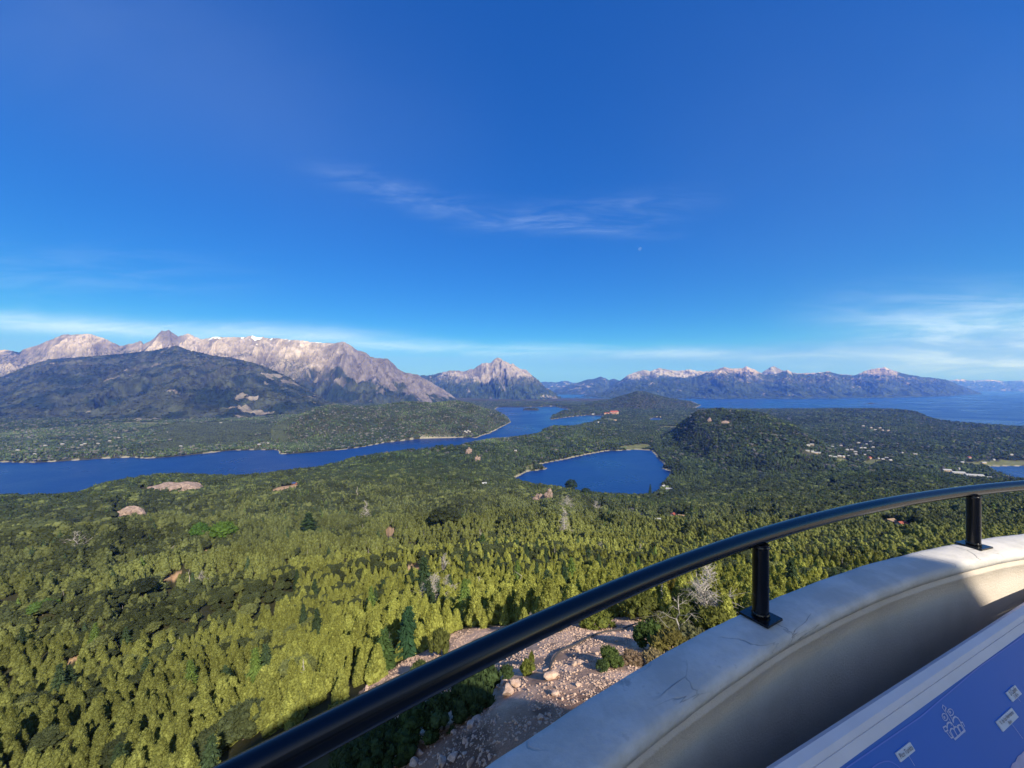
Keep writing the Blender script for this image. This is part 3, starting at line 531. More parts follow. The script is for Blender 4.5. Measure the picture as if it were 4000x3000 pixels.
# ------------------------------------------------------------------ tree shapes
def foliage(name):
    m, N, p, o = mat(name, rough=.75, spec=.12)
    at = N.n('ShaderNodeAttribute', attribute_type='INSTANCER', attribute_name='tint')
    ns = N.m('ADD', N.m('MULTIPLY', N.noise(geo(N), 1.4, 3, .6), .6), N.m('SUBTRACT', N.m('MULTIPLY', N.ramp(N.noise(geo(N), 7.5, 4, .7), .32, .62), .95), .35))
    rnd = N.n('ShaderNodeNewGeometry').outputs['Random Per Island']
    c = scale_col(N, at.outputs['Color'], N.m('ADD', N.m('MULTIPLY', ns, .7), N.m('ADD', N.m('MULTIPLY', rnd, .55), .38)))
    N.l(c, p.inputs['Base Color'])
    tr = N.n('ShaderNodeBsdfTranslucent'); N.l(scale_col(N, c, 1.3), tr.inputs['Color'])
    mx = N.n('ShaderNodeMixShader'); mx.inputs[0].default_value = .22
    N.l(p.outputs[0], mx.inputs[1]); N.l(tr.outputs[0], mx.inputs[2]); N.l(mx.outputs[0], o.inputs['Surface'])
    return m
M_LEAF = foliage('foliage')
M_BARK = plain('bark', (.16, .125, .10), .9, .4, 6, .1)
M_DEAD = plain('dead_wood', (.40, .355, .325), .9, .35, 4, .1)
M_BRUSH = plain('dry_brush', (.20, .16, .12), .95, .4, 5, .05)

class Tree(MB): pass
def puff(b, c, s, r, base, leaves=0, leaf=.15, squash=(1, 1, 1.1)):
    V, F = base; d = 1+.42*(r.random((len(V), 1))-.5)
    q = V*d*np.array(squash)*s; a = r.random()*6.28; ca, sa = math.cos(a), math.sin(a)
    q = np.c_[q[:, 0]*ca-q[:, 1]*sa, q[:, 0]*sa+q[:, 1]*ca, q[:, 2]]+c
    b.add(q, F)
    if leaves:
        n = r.normal(size=(leaves, 3)); n[:, 2] = n[:, 2]*.8+.25; n /= np.linalg.norm(n, axis=1)[:, None]
        P = c+n*np.array(squash)*s*(.85+.35*r.random((leaves, 1)))
        t1 = np.cross(n, r.normal(size=(leaves, 3))); t1 /= np.linalg.norm(t1, axis=1)[:, None]
        up = n*.8+np.array([0, 0, .6])
        L = leaf*(.7+.7*r.random((leaves, 1)))
        A = P-t1*L*.5; B_ = P+t1*L*.5; Ct = P+up*L*1.3
        b.add(np.stack([A, B_, Ct], 1).reshape(-1, 3), np.arange(leaves*3).reshape(-1, 3))
def cypress(seed, q):                     # unit: 1 m tall crown, scaled later
    r = np.random.default_rng(seed); b = MB(); rnd_ = seed % 5 in (1, 3) ; R = (.20 if rnd_ else .145)+.05*r.random(); lean = (r.random(2)-.5)*.10
    npf, base, lv, lf = {3: (110, ICO1, 48, .021), 2: (26, ICO1, 10, .045), 1: (9, ICO0, 3, .09), 0: (4, ICO0, 0, .1)}[q]
    tops = 1 if r.random() < .6 else 2
    for k in range(npf):
        t = .06+.94*((k+r.random())/npf)**1.0; sub = k % tops; top = 1.0 if sub == 0 else .8
        rad = R*(max(1-t, 0)**(.5 if rnd_ else .8))*(.7+.6*r.random()); a = k*2.4+r.random()*1.2
        off = np.array([lean[0]*t+(.08 if sub else 0), lean[1]*t, 0])
        s = R*((.18+.23*(1-t)) if q == 3 else (.30+.32*(1-t)) if q == 2 else (.5+.5*(1-t)))*(.75+.5*r.random())
        puff(b, off+np.array([math.cos(a)*rad*.75, math.sin(a)*rad*.75, .08+t*.86*top]), s, r, base, lv, lf, (1, 1, 1.55))
    b.add(np.array([(R*.5*math.cos(i*1.047), R*.5*math.sin(i*1.047), .08) for i in range(6)]+[(lean[0], lean[1], .95)]), [(i, (i+1) % 6, 6) for i in range(6)])
    return b
def broadleaf(seed, q):
    r = np.random.default_rng(seed); b = MB(); npf, base, lv, lf = {3: (120, ICO1, 22, .034), 2: (30, ICO1, 9, .06), 1: (9, ICO0, 2, .1), 0: (4, ICO0, 0, .1)}[q]
    for k in range(npf):
        u = r.normal(size=3); u /= np.linalg.norm(u); u[2] = abs(u[2])*.9-.15
        d = (.55+.45*r.random())
        puff(b, np.array([u[0]*.36*d, u[1]*.36*d, .44+u[2]*.46*d]), (.072 if q == 3 else .13 if q == 2 else .22)*(.7+.6*r.random()), r, base, lv, lf, (1, 1, .85))
    V, F = ICO1; b.add(V*np.array([.26, .26, .32])+np.array([0, 0, .42]), F)
    return b
def fir(seed, q):
    r = np.random.default_rng(seed); b = MB(); lay = {3: 15, 2: 9, 1: 5, 0: 3}[q]
    if q == 3: lay = 26
    for k in range(lay):
        t = k/lay; R = .25*(1-t)**.8*(.7+.5*r.random())+.015; z0 = .05+t*.92; n = {3: 8, 2: 8, 1: 6, 0: 5}[q]
        for j in range(n):
            a = j*6.283/n+k*.9+r.random()*.8; L = R*(.55+.7*r.random()); w = L*(.22 if q == 3 else .42); ca, sa = math.cos(a), math.sin(a)
            zt = z0+(.03 if q == 3 else .085); e = z0-L*.35*(.3+1.0*r.random())
            P = [(0, 0, zt), (ca*L*.6-sa*w, sa*L*.6+ca*w, (zt+e)/2-.02), (ca*L, sa*L, e), (ca*L*.6+sa*w, sa*L*.6-ca*w, (zt+e)/2-.02), (ca*L*.5, sa*L*.5, (zt+e)/2+.02)]
            b.add(P, [(0, 1, 4), (1, 2, 4), (2, 3, 4), (3, 0, 4)])
            if q == 3:
                for _ in range(5):
                    f = .3+.7*r.random(); c = np.array([ca*L*f, sa*L*f, zt+(e-zt)*f]); d = np.array([ca, sa, -.2])*.035+r.normal(size=3)*.022
                    sd_ = np.array([-sa, ca, 0])*.012*(1+r.random()); b.add([c-sd_, c+sd_, c+d], [(0, 1, 2)])
    b.add(np.array([(.03*math.cos(i*1.257), .03*math.sin(i*1.257), .05) for i in range(5)]+[(0, 0, 1.0)]), [(i, (i+1) % 5, 5) for i in range(5)])
    return b
def trunk(seed, h=.5, r0=.022):
    r = np.random.default_rng(seed); b = MB()
    P = [(0, 0, -.06), (0, 0, .1), ((r.random()-.5)*.03, (r.random()-.5)*.03, .3), ((r.random()-.5)*.05, (r.random()-.5)*.05, h)]
    b.tube(P, [r0*1.5, r0, r0*.8, r0*.45], 6)
    for k in range(3):
        a = r.random()*6.28; z0 = .12+.1*k; L = .12
        b.tube([(0, 0, z0), (math.cos(a)*L*.5, math.sin(a)*L*.5, z0+.06), (math.cos(a)*L, math.sin(a)*L, z0+.13)], [r0*.45, r0*.3, r0*.15], 4)
    return b
def snag_parts(seed, spread=.22, nb=46, bent=.04, droop=-.1, fine=True):
    r = np.random.default_rng(seed); t = MB(); b = MB()
    P = np.array([((r.random()-.5)*bent*k, (r.random()-.5)*bent*k, -.04+1.04*k/6) for k in range(7)])
    t.tube(P, np.linspace(.024, .004, 7), 7)
    for k in range(nb):
        f = .16+.82*(k+r.random())/nb; i = min(int(f*6), 5); c = P[i]+(P[i+1]-P[i])*(f*6-i); a = k*2.4+r.random()
        L = spread*(1.12-f)*(.5+.8*r.random()); d = np.array([math.cos(a), math.sin(a), 0]); dz = droop+.5*r.random()
        m_ = c+d*L*.5+np.array([0, 0, L*dz*.6]); e = c+d*L+np.array([0, 0, L*(dz+.25)])
        b.tube([c, m_, e], [.007*(1.1-f)+.002, .0045, .0015], 4, False)
        if fine:
            for _ in range(6):
                w = m_+(e-m_)*r.random(); dd = d+r.normal(size=3)*.9; b.tube([w, w+dd*L*.3], [.0025, .001], 3, False)
    return t, b
def join(name, parts):
    """one mesh with a material slot for each (builder, material)"""
    V = []; F3 = []; F4 = []; m3 = []; m4 = []; n = 0
    for i, (b, _) in enumerate(parts):
        V.append(np.vstack(b.v))
        for f in b.f3: F3.append(f+n); m3 += [i]*len(f)
        for f in b.f4: F4.append(f+n); m4 += [i]*len(f)
        n += b.n
    FL = []; mi = []
    if F4: FL.append(np.vstack(F4)); mi += m4
    if F3: FL.append(np.vstack(F3)); mi += m3
    me = npmesh(name, np.vstack(V), FL, False, mi)
    for _, m in parts: me.materials.append(m)
    return me
PROTO = bpy.data.collections.new('forest_kinds')
kinds = {}
def proto(kind, me):
    k = len(PROTO.objects); PROTO.objects.link(bpy.data.objects.new('kind_%03d' % k, me)); kinds.setdefault(kind, []).append(k)
for q, nm, cnt in ((3, 'hi', 5), (2, 'mid', 5), (1, 'low', 4), (0, 'far', 3)):
    for k in range(cnt):
        tk = [(trunk(k+q*10), M_BARK)] if q >= 2 else []
        proto('cypress_'+nm, join('cypress_kind', [(cypress(100*q+k, q), M_LEAF)]+tk))
        proto('broad_'+nm, join('broadleaf_kind', [(broadleaf(500+100*q+k, q), M_LEAF)]+tk))
        proto('fir_'+nm, join('fir_kind', [(fir(900+100*q+k, q), M_LEAF)]+tk))
for k in range(3):
    a, b = snag_parts(40+k, .16, 36, .012, fine=False); proto('snag', join('snag_kind', [(a, M_DEAD), (b, M_DEAD)]))
def shrub(seed, q=3):
    r = np.random.default_rng(seed); b = MB()
    for k in range(46):
        a = r.random()*6.28; d = r.random()**.6
        puff(b, np.array([math.cos(a)*d*.4, math.sin(a)*d*.4, .30*(1-d*d*.7)+.12+.15*r.random()]), .10*(.7+.6*r.random()), r, ICO1, 26, .045, (1, 1, 1))
    return b
for k in range(3): proto('shrub', join('shrub_kind', [(shrub(70+k), M_LEAF)]))

def instancer(name, coll):
    ng = bpy.data.node_groups.new(name, 'GeometryNodeTree')
    ng.interface.new_socket('Geometry', in_out='INPUT', socket_type='NodeSocketGeometry'); ng.interface.new_socket('Geometry', in_out='OUTPUT', socket_type='NodeSocketGeometry')
    N = NT(ng); gi = N.n('NodeGroupInput'); go = N.n('NodeGroupOutput'); ci = N.n('GeometryNodeCollectionInfo')
    ci.inputs['Collection'].default_value = coll; ci.inputs['Separate Children'].default_value = True; ci.inputs['Reset Children'].default_value = True
    ip = N.n('GeometryNodeInstanceOnPoints'); ip.inputs['Pick Instance'].default_value = True
    def attr(nm, ty):
        a = N.n('GeometryNodeInputNamedAttribute', data_type=ty); a.inputs['Name'].default_value = nm; return a.outputs['Attribute']
    N.l(gi.outputs[0], ip.inputs['Points']); N.l(ci.outputs[0], ip.inputs['Instance'])
    N.l(attr('pick', 'INT'), ip.inputs['Instance Index']); N.l(attr('rot', 'FLOAT_VECTOR'), ip.inputs['Rotation']); N.l(attr('scl', 'FLOAT_VECTOR'), ip.inputs['Scale'])
    N.l(ip.outputs[0], go.inputs[0]); return ng
NG = instancer('forest_nodes', PROTO)
def scatter(name, P, pick, scl, tint, label, cat, ng=None, tilt=.06):
    me = bpy.data.meshes.new(name); n = len(P); me.vertices.add(n); me.vertices.foreach_set('co', np.asarray(P, np.float32).ravel())
    a = me.attributes.new('pick', 'INT', 'POINT'); a.data.foreach_set('value', np.asarray(pick, np.int32))
    rot = np.c_[(rng.random((n, 2))-.5)*2*tilt, rng.random(n)*6.28].astype(np.float32)
    a = me.attributes.new('rot', 'FLOAT_VECTOR', 'POINT'); a.data.foreach_set('vector', rot.ravel())
    a = me.attributes.new('scl', 'FLOAT_VECTOR', 'POINT'); a.data.foreach_set('vector', np.asarray(scl, np.float32).ravel())
    a = me.attributes.new('tint', 'FLOAT_COLOR', 'POINT'); a.data.foreach_set('color', np.c_[tint, np.ones(n)].astype(np.float32).ravel())
    o = link(name, me, None); md = o.modifiers.new('scatter', 'NODES'); md.node_group = ng or NG
    return tag(o, label, cat, None, 'stuff')

# ------------------------------------------------------------------ where the trees stand
tanA = (H+11-CAMZ)/GR; runmax = np.maximum.accumulate((H-CAMZ)/GR, axis=1)
def candidates(r0, r1, sp):
    n = int(2*r1/sp)+2; g = np.arange(-r1, r1, sp)
    X, Y = np.meshgrid(g, np.arange(-10, r1, sp), indexing='ij'); X = X.ravel(); Y = Y.ravel()
    X = X+(rng.random(len(X))-.5)*sp*.95; Y = Y+(rng.random(len(Y))-.5)*sp*.95
    r = np.hypot(X, Y); t = np.arctan2(X, Y); k = (r >= r0) & (r < r1) & (np.abs(t) < R_(59)); return X[k], Y[k]
TX, TY = [], []
for r0, r1, sp in ((9, 110, 1.8), (110, 230, 2.3), (230, 420, 3.1), (420, 700, 4.2), (700, 1200, 5.6), (1200, 2100, 8.2), (2100, 3600, 11), (3600, 6300, 16)):
    a, b = candidates(r0, r1, sp); TX.append(a); TY.append(b)
TX = np.concatenate(TX); TY = np.concatenate(TY); TR = np.hypot(TX, TY); TT = np.arctan2(TX, TY); TZ = hget(TT, TR)
ok = TZ > 1.3
LD = hget(TT, TR, np.clip(land_d, -100, 100)); ok &= LD > np.where(TR > 1300, 6, 6)
ok &= (TZ+18-CAMZ)/TR > hget(TT, TR*.985, runmax)-.004
noTree = mGrav | mSoil | mField
ok &= hget(TT, TR, noTree.astype(float)) < .35
CT = np.array([4.7151, -5.8853]); ok &= (np.hypot(TX-CT[0], TY-CT[1]) > 12.5) & (TR > 25) & ((TR > 34) | (TX/np.maximum(TY, 1) < -.9) | (TX/np.maximum(TY, 1) > .75))
sc_ = hget(TT, TR, mScrub.astype(float)); ok &= (sc_ < .5) | (rng.random(len(TX)) < .85)
gap = fbm(TX/14, TY/14, 61, 3); ok &= (gap > .36) | (TR > 500) | (rng.random(len(TX)) < .4)
_py = HY+(CAMZ-TZ-2.4)*FX/np.maximum(TY, 1); _px = CX+FX*TX/np.maximum(TY, 1)
for P_ in SOIL_PX:
    P_ = np.array(P_, float); c_ = P_.mean(0); ok &= ~inpoly(_px+rng.normal(0, 6, len(TX)), _py+rng.normal(0, 4, len(TX)), c_+(P_-c_)*1.15)
HOUSES = []       # (photo x, photo row at the foot, width, depth, wall height, roof colour, wall colour, turn)
def hs_(*a): HOUSES.append(a)
WH, GRY, RED, TAN, DRK, BLU = 'white', 'grey', 'red', 'tan', 'dark', 'blue'
# valley village on the right
for x, yv in ((3156, 1741), (3171, 1738), (3186, 1771), (3154, 1763), (3198, 1771), (3172, 1766), (3243, 1783), (3262, 1787), (3308, 1758), (3326, 1758), (3341, 1766), (3353, 1731), (3385, 1736), (3362, 1751), (3377, 1751), (3278, 1783), (3293, 1785), (3313, 1783), (3377, 1778), (3395, 1764), (3409, 1748), (3430, 1793), (3447, 1796), (3462, 1790), (3477, 1799), (3523, 1770), (3575, 1776), (3232, 1742), (3250, 1746), (3285, 1742), (3345, 1776), (3400, 1726)):
    hs_(x, yv, 13, 8, 3.2, WH if random.random() < .6 else GRY, random.choice((WH, WH, TAN)), random.uniform(-.5, .5), 'village')
hs_(3396, 1793, 14, 12, 6.5, RED, TAN, .3, 'pinkred')
for x, yv in ((3372, 1665), (3402, 1672), (3437, 1673), (3447, 1682), (3469, 1683), (3418, 1680)): hs_(x, yv, 17, 9, 4, WH, TAN, random.uniform(-.4, .4), 'ridge')
hs_(3785, 1790, 16, 10, 4.5, RED, WH, .2, 'redroof'); hs_(3758, 1808, 11, 8, 4, WH, WH, -.2, 'shore'); hs_(3842, 1810, 22, 8, 4, WH, TAN, .1, 'shore'); hs_(3880, 1798, 14, 8, 4, WH, WH, .3, 'shore'); hs_(3949, 1778, 14, 8, 4, WH, WH, 0, 'shore'); hs_(3745, 1834, 9, 7, 5, WH, WH, .3, 'tower')
hs_(3698, 1840, 26, 12, 4.5, WH, TAN, -.25, 'long1'); hs_(3742, 1850, 40, 13, 4.5, WH, WH, -.25, 'long2'); hs_(3805, 1861, 52, 14, 5, WH, WH, -.28, 'long3'); hs_(3862, 1868, 16, 9, 3.5, WH, WH, -.2, 'long4')
hs_(2980, 1935, 13, 9, 4, GRY, WH, .5, 'mid'); hs_(3002, 1942, 10, 8, 4, GRY, WH, -.2, 'mid'); hs_(3034, 1928, 12, 8, 4, WH, GRY, .3, 'mid'); hs_(3198, 1965, 10, 8, 3.5, WH, WH, 0, 'mid'); hs_(3296, 1974, 13, 8, 3.5, GRY, WH, .2, 'mid')
hs_(3415, 2062, 9, 7, 3.2, GRY, GRY, -.3, 'slopegrey'); hs_(3478, 2044, 10, 7, 3.5, TAN, TAN, .2, 'slopetan'); hs_(3522, 2056, 9, 7, 3.5, RED, WH, .2, 'slopered'); hs_(3540, 2070, 8, 6, 3, WH, WH, .3, 'slopewhite')
# around the round lake
hs_(2590, 1906, 15, 10, 7, WH, WH, .6, 'lakeA'); hs_(2614, 1918, 20, 12, 7, WH, WH, -.5, 'lakeB'); hs_(2464, 2002, 11, 9, 5, DRK, TAN, .4, 'lakedark'); hs_(2576, 2042, 10, 7, 3.5, WH, WH, 0, 'lakelow'); hs_(2630, 2022, 9, 8, 5, RED, WH, .9, 'lakered'); hs_(2665, 2030, 14, 11, 6, TAN, TAN, -.3, 'laketan'); hs_(2504, 2020, 7, 6, 4, TAN, WH, 0, 'lakesmall')
hs_(1892, 1894, 13, 9, 4.5, GRY, GRY, .2, 'bankgrey'); hs_(1842, 1904, 11, 8, 5, TAN, TAN, .4, 'banktan'); hs_(1857, 1926, 7, 6, 5, WH, WH, 0, 'bankwhite'); hs_(2091, 1926, 9, 6, 3, WH, WH, 0, 'banklow'); hs_(2014, 1762, 12, 7, 4, GRY, WH, .1, 'neck')
hs_(2337, 1652, 17, 12, 9, WH, WH, .3, 'bay'); hs_(2317, 1619, 30, 10, 6, WH, WH, .0, 'cape'); hs_(2404, 1643, 24, 14, 6, TAN, TAN, 0, 'golf'); hs_(2697, 1629, 13, 9, 6, WH, WH, .2, 'hillfoot'); hs_(2566, 1629, 15, 10, 5, WH, WH, .2, 'pond'); hs_(2580, 1630, 12, 10, 7, TAN, WH, 0, 'pondb')
for x, yv in ((1817, 1687), (1829, 1684), (1836, 1688), (1823, 1690)): hs_(x, yv, 12, 8, 6, WH, WH, random.uniform(-.4, .4), 'point')
hs_(1013, 1738, 15, 9, 4.5, WH, WH, .1, 'farA'); hs_(1049, 1733, 11, 8, 4.5, WH, WH, .1, 'farB'); hs_(1124, 1888, 8, 6, 6, WH, TAN, .1, 'ridgepale'); hs_(1148, 1894, 12, 9, 4.5, BLU, RED, -.2, 'ridgeblue')
for x, yv in ((70, 1760), (178, 1742), (318, 1740), (332, 1735), (463, 1711), (429, 1724), (137, 1775), (383, 1734), (863, 1652), (706, 1744), (245, 1736)): hs_(x, yv, 16, 8, 3.5, WH, WH, random.uniform(-.3, .3), 'plain')
HP = np.array([ground_at(h[0], h[1], 250) for h in HOUSES])
for hp, h in zip(HP, HOUSES):      # a small garden in front of each house
    d = np.hypot(TX-hp[0], TY-hp[1]); nearer = (TX*hp[0]+TY*hp[1])/math.hypot(hp[0], hp[1])-math.hypot(hp[0], hp[1])
    lat = np.abs(TX*hp[1]-TY*hp[0])/math.hypot(hp[0], hp[1]); dep = min(14/max((CAMZ-hp[2]-4), 30)*math.hypot(hp[0], hp[1]), 260)*.55
    ok &= ~((d < h[2]*.62+3) | ((lat < h[2]*.55+1.5) & (nearer < 0) & (nearer > -dep)))
OUT = [   # rock outcrops: (photo x, row at the foot, width in photo px, height in px, kind)
 (662, 1925, 190, 52, 'dome'), (503, 2024, 98, 62, 'dome'), (1832, 1772, 30, 24, 'cliff'), (1864, 1806, 26, 28, 'cliff'), (2110, 1966, 52, 40, 'pinn'), (2145, 1962, 36, 52, 'pinn'), (2835, 1652, 34, 12, 'dome'), (2772, 1646, 20, 14, 'cliff'), (640, 1925, 60, 26, 'dome')]
OP = np.array([ground_at(a[0], a[1], 200) for a in OUT])
for op, a in zip(OP, OUT):
    w = a[2]/FX*op[1]; r_ = math.hypot(op[0], op[1]); nearer = (TX*op[0]+TY*op[1])/r_-r_; lat = np.abs(TX*op[1]-TY*op[0])/r_
    ok &= ~((lat < w*.5) & (nearer > -12/max(CAMZ-op[2], 40)*r_*.25) & (nearer < w*.9))
keepi = np.nonzero(ok)[0]; TX, TY, TZ, TR, TT = TX[ok], TY[ok], TZ[ok], TR[ok], TT[ok]; sc_ = sc_[ok]; LD = LD[ok]
nT = len(TX)
TPX = CX+FX*TX/np.maximum(TY, 1); TPY = HY+(CAMZ-TZ)*FX/np.maximum(TY, 1)
u = rng.random(nT); u2 = rng.random(nT)
dk = np.zeros(nT)
for a, b, c, d in DARKWOOD: dk = np.maximum(dk, 1-((TPX-a)/c)**2-((TPY-b)/d)**2)
nz = fbm(TX/70, TY/70, 63, 3); nzb = fbm(TX/260, TY/260, 64, 3)
pB = np.clip(sstep(TR, 330, 800)*.42+np.where(dk > 0, .55, 0)+(nz-.5)*1.1+.04, .02, .8)
pF = np.clip(sstep(TR, 450, 900)*.34+(nzb-.5)*1.2*sstep(TR, 350, 600), .012, .7)
pS = np.where(TR > 250, .028, .006)
sp_ = np.where(u < pB, 1, np.where(u < pB+pF, 2, np.where(u < pB+pF+pS, 3, 0)))
big = .62*sstep(TR, 100, 380)+.38*sstep(TR, 380, 1000)
ht = np.select([sp_ == 0, sp_ == 1, sp_ == 2], [2.1+2.3*u2**1.3+7.2*big, 2.2+1.8*u2+(5.5+6*u2**2)*big, 4.2+2.6*u2+9*big], 2.2+1.6*u2+5.5*big)*np.where(sc_ > .5, .45, 1)
ht = ht*np.where((dk > 0) & (TR < 330), .8, 1)*np.where(TR > 3500, 1.25, 1)
shp = np.select([sp_ == 0, sp_ == 1, sp_ == 2], [.95+.4*rng.random(nT), 1.05+.4*rng.random(nT), .8+.3*rng.random(nT)], 1.0)
n_ = rng.random((nT, 1)); tn = fbm(TX/35, TY/35, 66, 3)[:, None]
limef = ((1-sstep(TR, 70, 380))*(.45+.55*sstep(TPX, 300, 1900)))[:, None]*(1-.7*np.clip(dk, 0, 1))[:, None]
cyp = (np.array([.255, .265, .060])*limef+np.array([.108, .124, .047])*(1-limef))*(.55+.9*tn)*(.8+.4*n_)
brd = (np.array([.055, .066, .028])+np.array([.055, .055, .014])*(n_ > .86))*(.5+1.0*tn)*(.75+.5*n_)
fr_ = (np.array([.045, .070, .032])+np.array([.05, .07, 0])*(n_ > .9))*(.8+.4*tn)*(.8+.4*n_)
tint = np.select([(sp_ == 0)[:, None], (sp_ == 1)[:, None], (sp_ == 2)[:, None]], [cyp, brd, fr_], .3)
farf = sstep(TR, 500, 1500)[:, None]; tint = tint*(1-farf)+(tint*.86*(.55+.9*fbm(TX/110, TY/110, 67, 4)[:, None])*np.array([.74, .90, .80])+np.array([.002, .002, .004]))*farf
greyw = ((n_ > np.where((TX < 0) & (TR > 1700), .84, .94)[:, None]) & (TR > 1300)[:, None]); tint = np.where(greyw, np.array([.12, .115, .105])*(.6+.6*tn), tint)
tint = np.maximum(tint, .008)
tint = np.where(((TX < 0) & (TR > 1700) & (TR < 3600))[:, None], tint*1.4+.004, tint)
scrubT = (sc_ > .5)[:, None]; tint = np.where(scrubT, np.array([.070, .088, .044])*(.4+1.2*n_), tint)
lod = np.select([TR < 150, TR < 430, TR < 1500], [0, 1, 2], 3)
pick = np.zeros(nT, int)
for s_, nm in ((0, 'cypress_'), (1, 'broad_'), (2, 'fir_')):
    for l_, q in enumerate(('hi', 'mid', 'low', 'far')):
        k = (sp_ == s_) & (lod == l_); pick[k] = rng.choice(kinds[nm+q], k.sum())
k = sp_ == 3; pick[k] = rng.choice(kinds['snag'], k.sum())
# the 300 nearest cypresses in view are built one by one, the rest is the forest
ang = hget(TT, TR*.97, runmax); seen = (TPX > -40) & (TPX < 4040) & (TPY > 1600) & (TPY-ht*FX/np.maximum(TY, 1) < 3010) & ((TZ+ht*.8-CAMZ)/TR > ang)
# hidden behind the parapet or under the frame
par = np.interp(TPX, [0, 1800, 1873, 2330, 2861, 3306, 4000], [3050, 3050, 3000, 2682, 2394, 2234, 2093])
seen &= (TPY-ht*.7*FX/np.maximum(TY, 1) < par)
order = np.argsort(TR+np.where(seen & (sp_ == 0), 0, 1e6)); solo = order[:300]
assert (sp_[solo] == 0).all()
rest = np.ones(nT, bool); rest[solo] = False
scl = np.c_[ht*shp, ht*shp, ht]
P3 = np.c_[TX, TY, TZ-.15]
near_c = rest & (sp_ == 0) & (TR < 900)
scatter('cypress_forest', P3[near_c], pick[near_c], scl[near_c], tint[near_c], 'dense yellow-green cypress forest covering the slope below the balcony', 'forest')
oth = rest & ~near_c & (TR < 2100)
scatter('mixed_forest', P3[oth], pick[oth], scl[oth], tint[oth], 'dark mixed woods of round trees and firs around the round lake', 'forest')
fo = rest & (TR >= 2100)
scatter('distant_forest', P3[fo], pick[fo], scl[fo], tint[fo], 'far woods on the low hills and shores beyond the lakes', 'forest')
print('trees', nT, near_c.sum(), oth.sum(), fo.sum(), 'solo out to', TR[solo].max())
# woods on the dark shoulder
fl = np.nonzero((SF.ravel() > .6) & (SZ.ravel() > 25))[0]
area = (np.gradient(SX, axis=0)*np.gradient(SY, axis=1)).ravel()[fl]; fl = rng.choice(fl, 60000, p=area/area.sum())
sx, sy, sz = SX.ravel()[fl]+rng.normal(0, 4, len(fl)), SY.ravel()[fl]+rng.normal(0, 4, len(fl)), SZ.ravel()[fl]
hh = 9+8*rng.random(len(fl)); g_ = SC.reshape(-1, 3)[fl]*(.6+1.1*rng.random((len(fl), 1)))
scatter('mountain_forest', np.c_[sx, sy, sz-3], rng.choice(kinds['broad_far']+kinds['fir_far'], len(fl)), np.c_[hh*1.5, hh*1.5, hh], g_, 'dark woods on the mountain shoulder across the left lake', 'forest')

# single cypresses
CROWN = [cypress(300+k, 3).mesh('crown') for k in range(5)]; TRUNK = [trunk(30+k).mesh('trunk') for k in range(5)]
for m_ in CROWN: m_.materials.append(M_LEAF)
for m_ in TRUNK: m_.materials.append(M_BARK)
def tree_of(name, crown, trk, loc, s, rz, tint_, label, cat, group=None):
    e = empty(name, loc, rz); e.scale = s; tag(e, label, cat, group)
    for nm, me in (('crown', crown), ('trunk', trk)):
        if me is None: continue
        o = bpy.data.objects.new(nm, me); COL.objects.link(o); o.parent = e; o['tint'] = [float(v) for v in tint_]+[1.0]
    return e
for i in solo:
    k = int(rng.integers(5))
    tree_of('cypress_tree', CROWN[k], TRUNK[k], (TX[i], TY[i], TZ[i]-.15), scl[i], float(rng.random()*6.28), tint[i], 'yellow-green cypress in the nearest part of the stand, just below the balcony railing', 'tree', 'nearest cypresses below the railing')

# ------------------------------------------------------------------ named trees: dead snags, dark conifers, bright broadleaves, bushes
def size_at(P, px_w, px_h=0): return px_w/FX*P[1], px_h/FX*P[1]
SN = {}
def snag(px, py, hpx, label, spread=.24, nb=44, seed=0, droop=-.1, bent=.05, rmin=14):
    P = ground_at(px, py, rmin); h = hpx/FX*P[1]
    key = (seed, spread, nb)
    if key not in SN:
        a, b = snag_parts(seed+600, spread, nb, bent, droop); SN[key] = (a.mesh('trunk'), b.mesh('branches')); [m_.materials.append(M_DEAD) for m_ in SN[key]]
    e = empty('dead_tree', P-np.array([0, 0, .1]), random.random()*6); e.scale = (h, h, h); tag(e, label, 'dead tree', 'grey dead trees in the forest')
    for nm, me in zip(('trunk', 'branches'), SN[key]):
        o = bpy.data.objects.new(nm, me); COL.objects.link(o); o.parent = e
    return e
snag(2775, 2462, 262, 'tall white dead tree with a spray of fine bare twigs beside the left railing post', .30, 110, 1, .25, .07)
snag(2655, 2505, 170, 'broken bleached trunk with long crooked limbs at the edge of the gravel', .62, 9, 2, .1, .10)
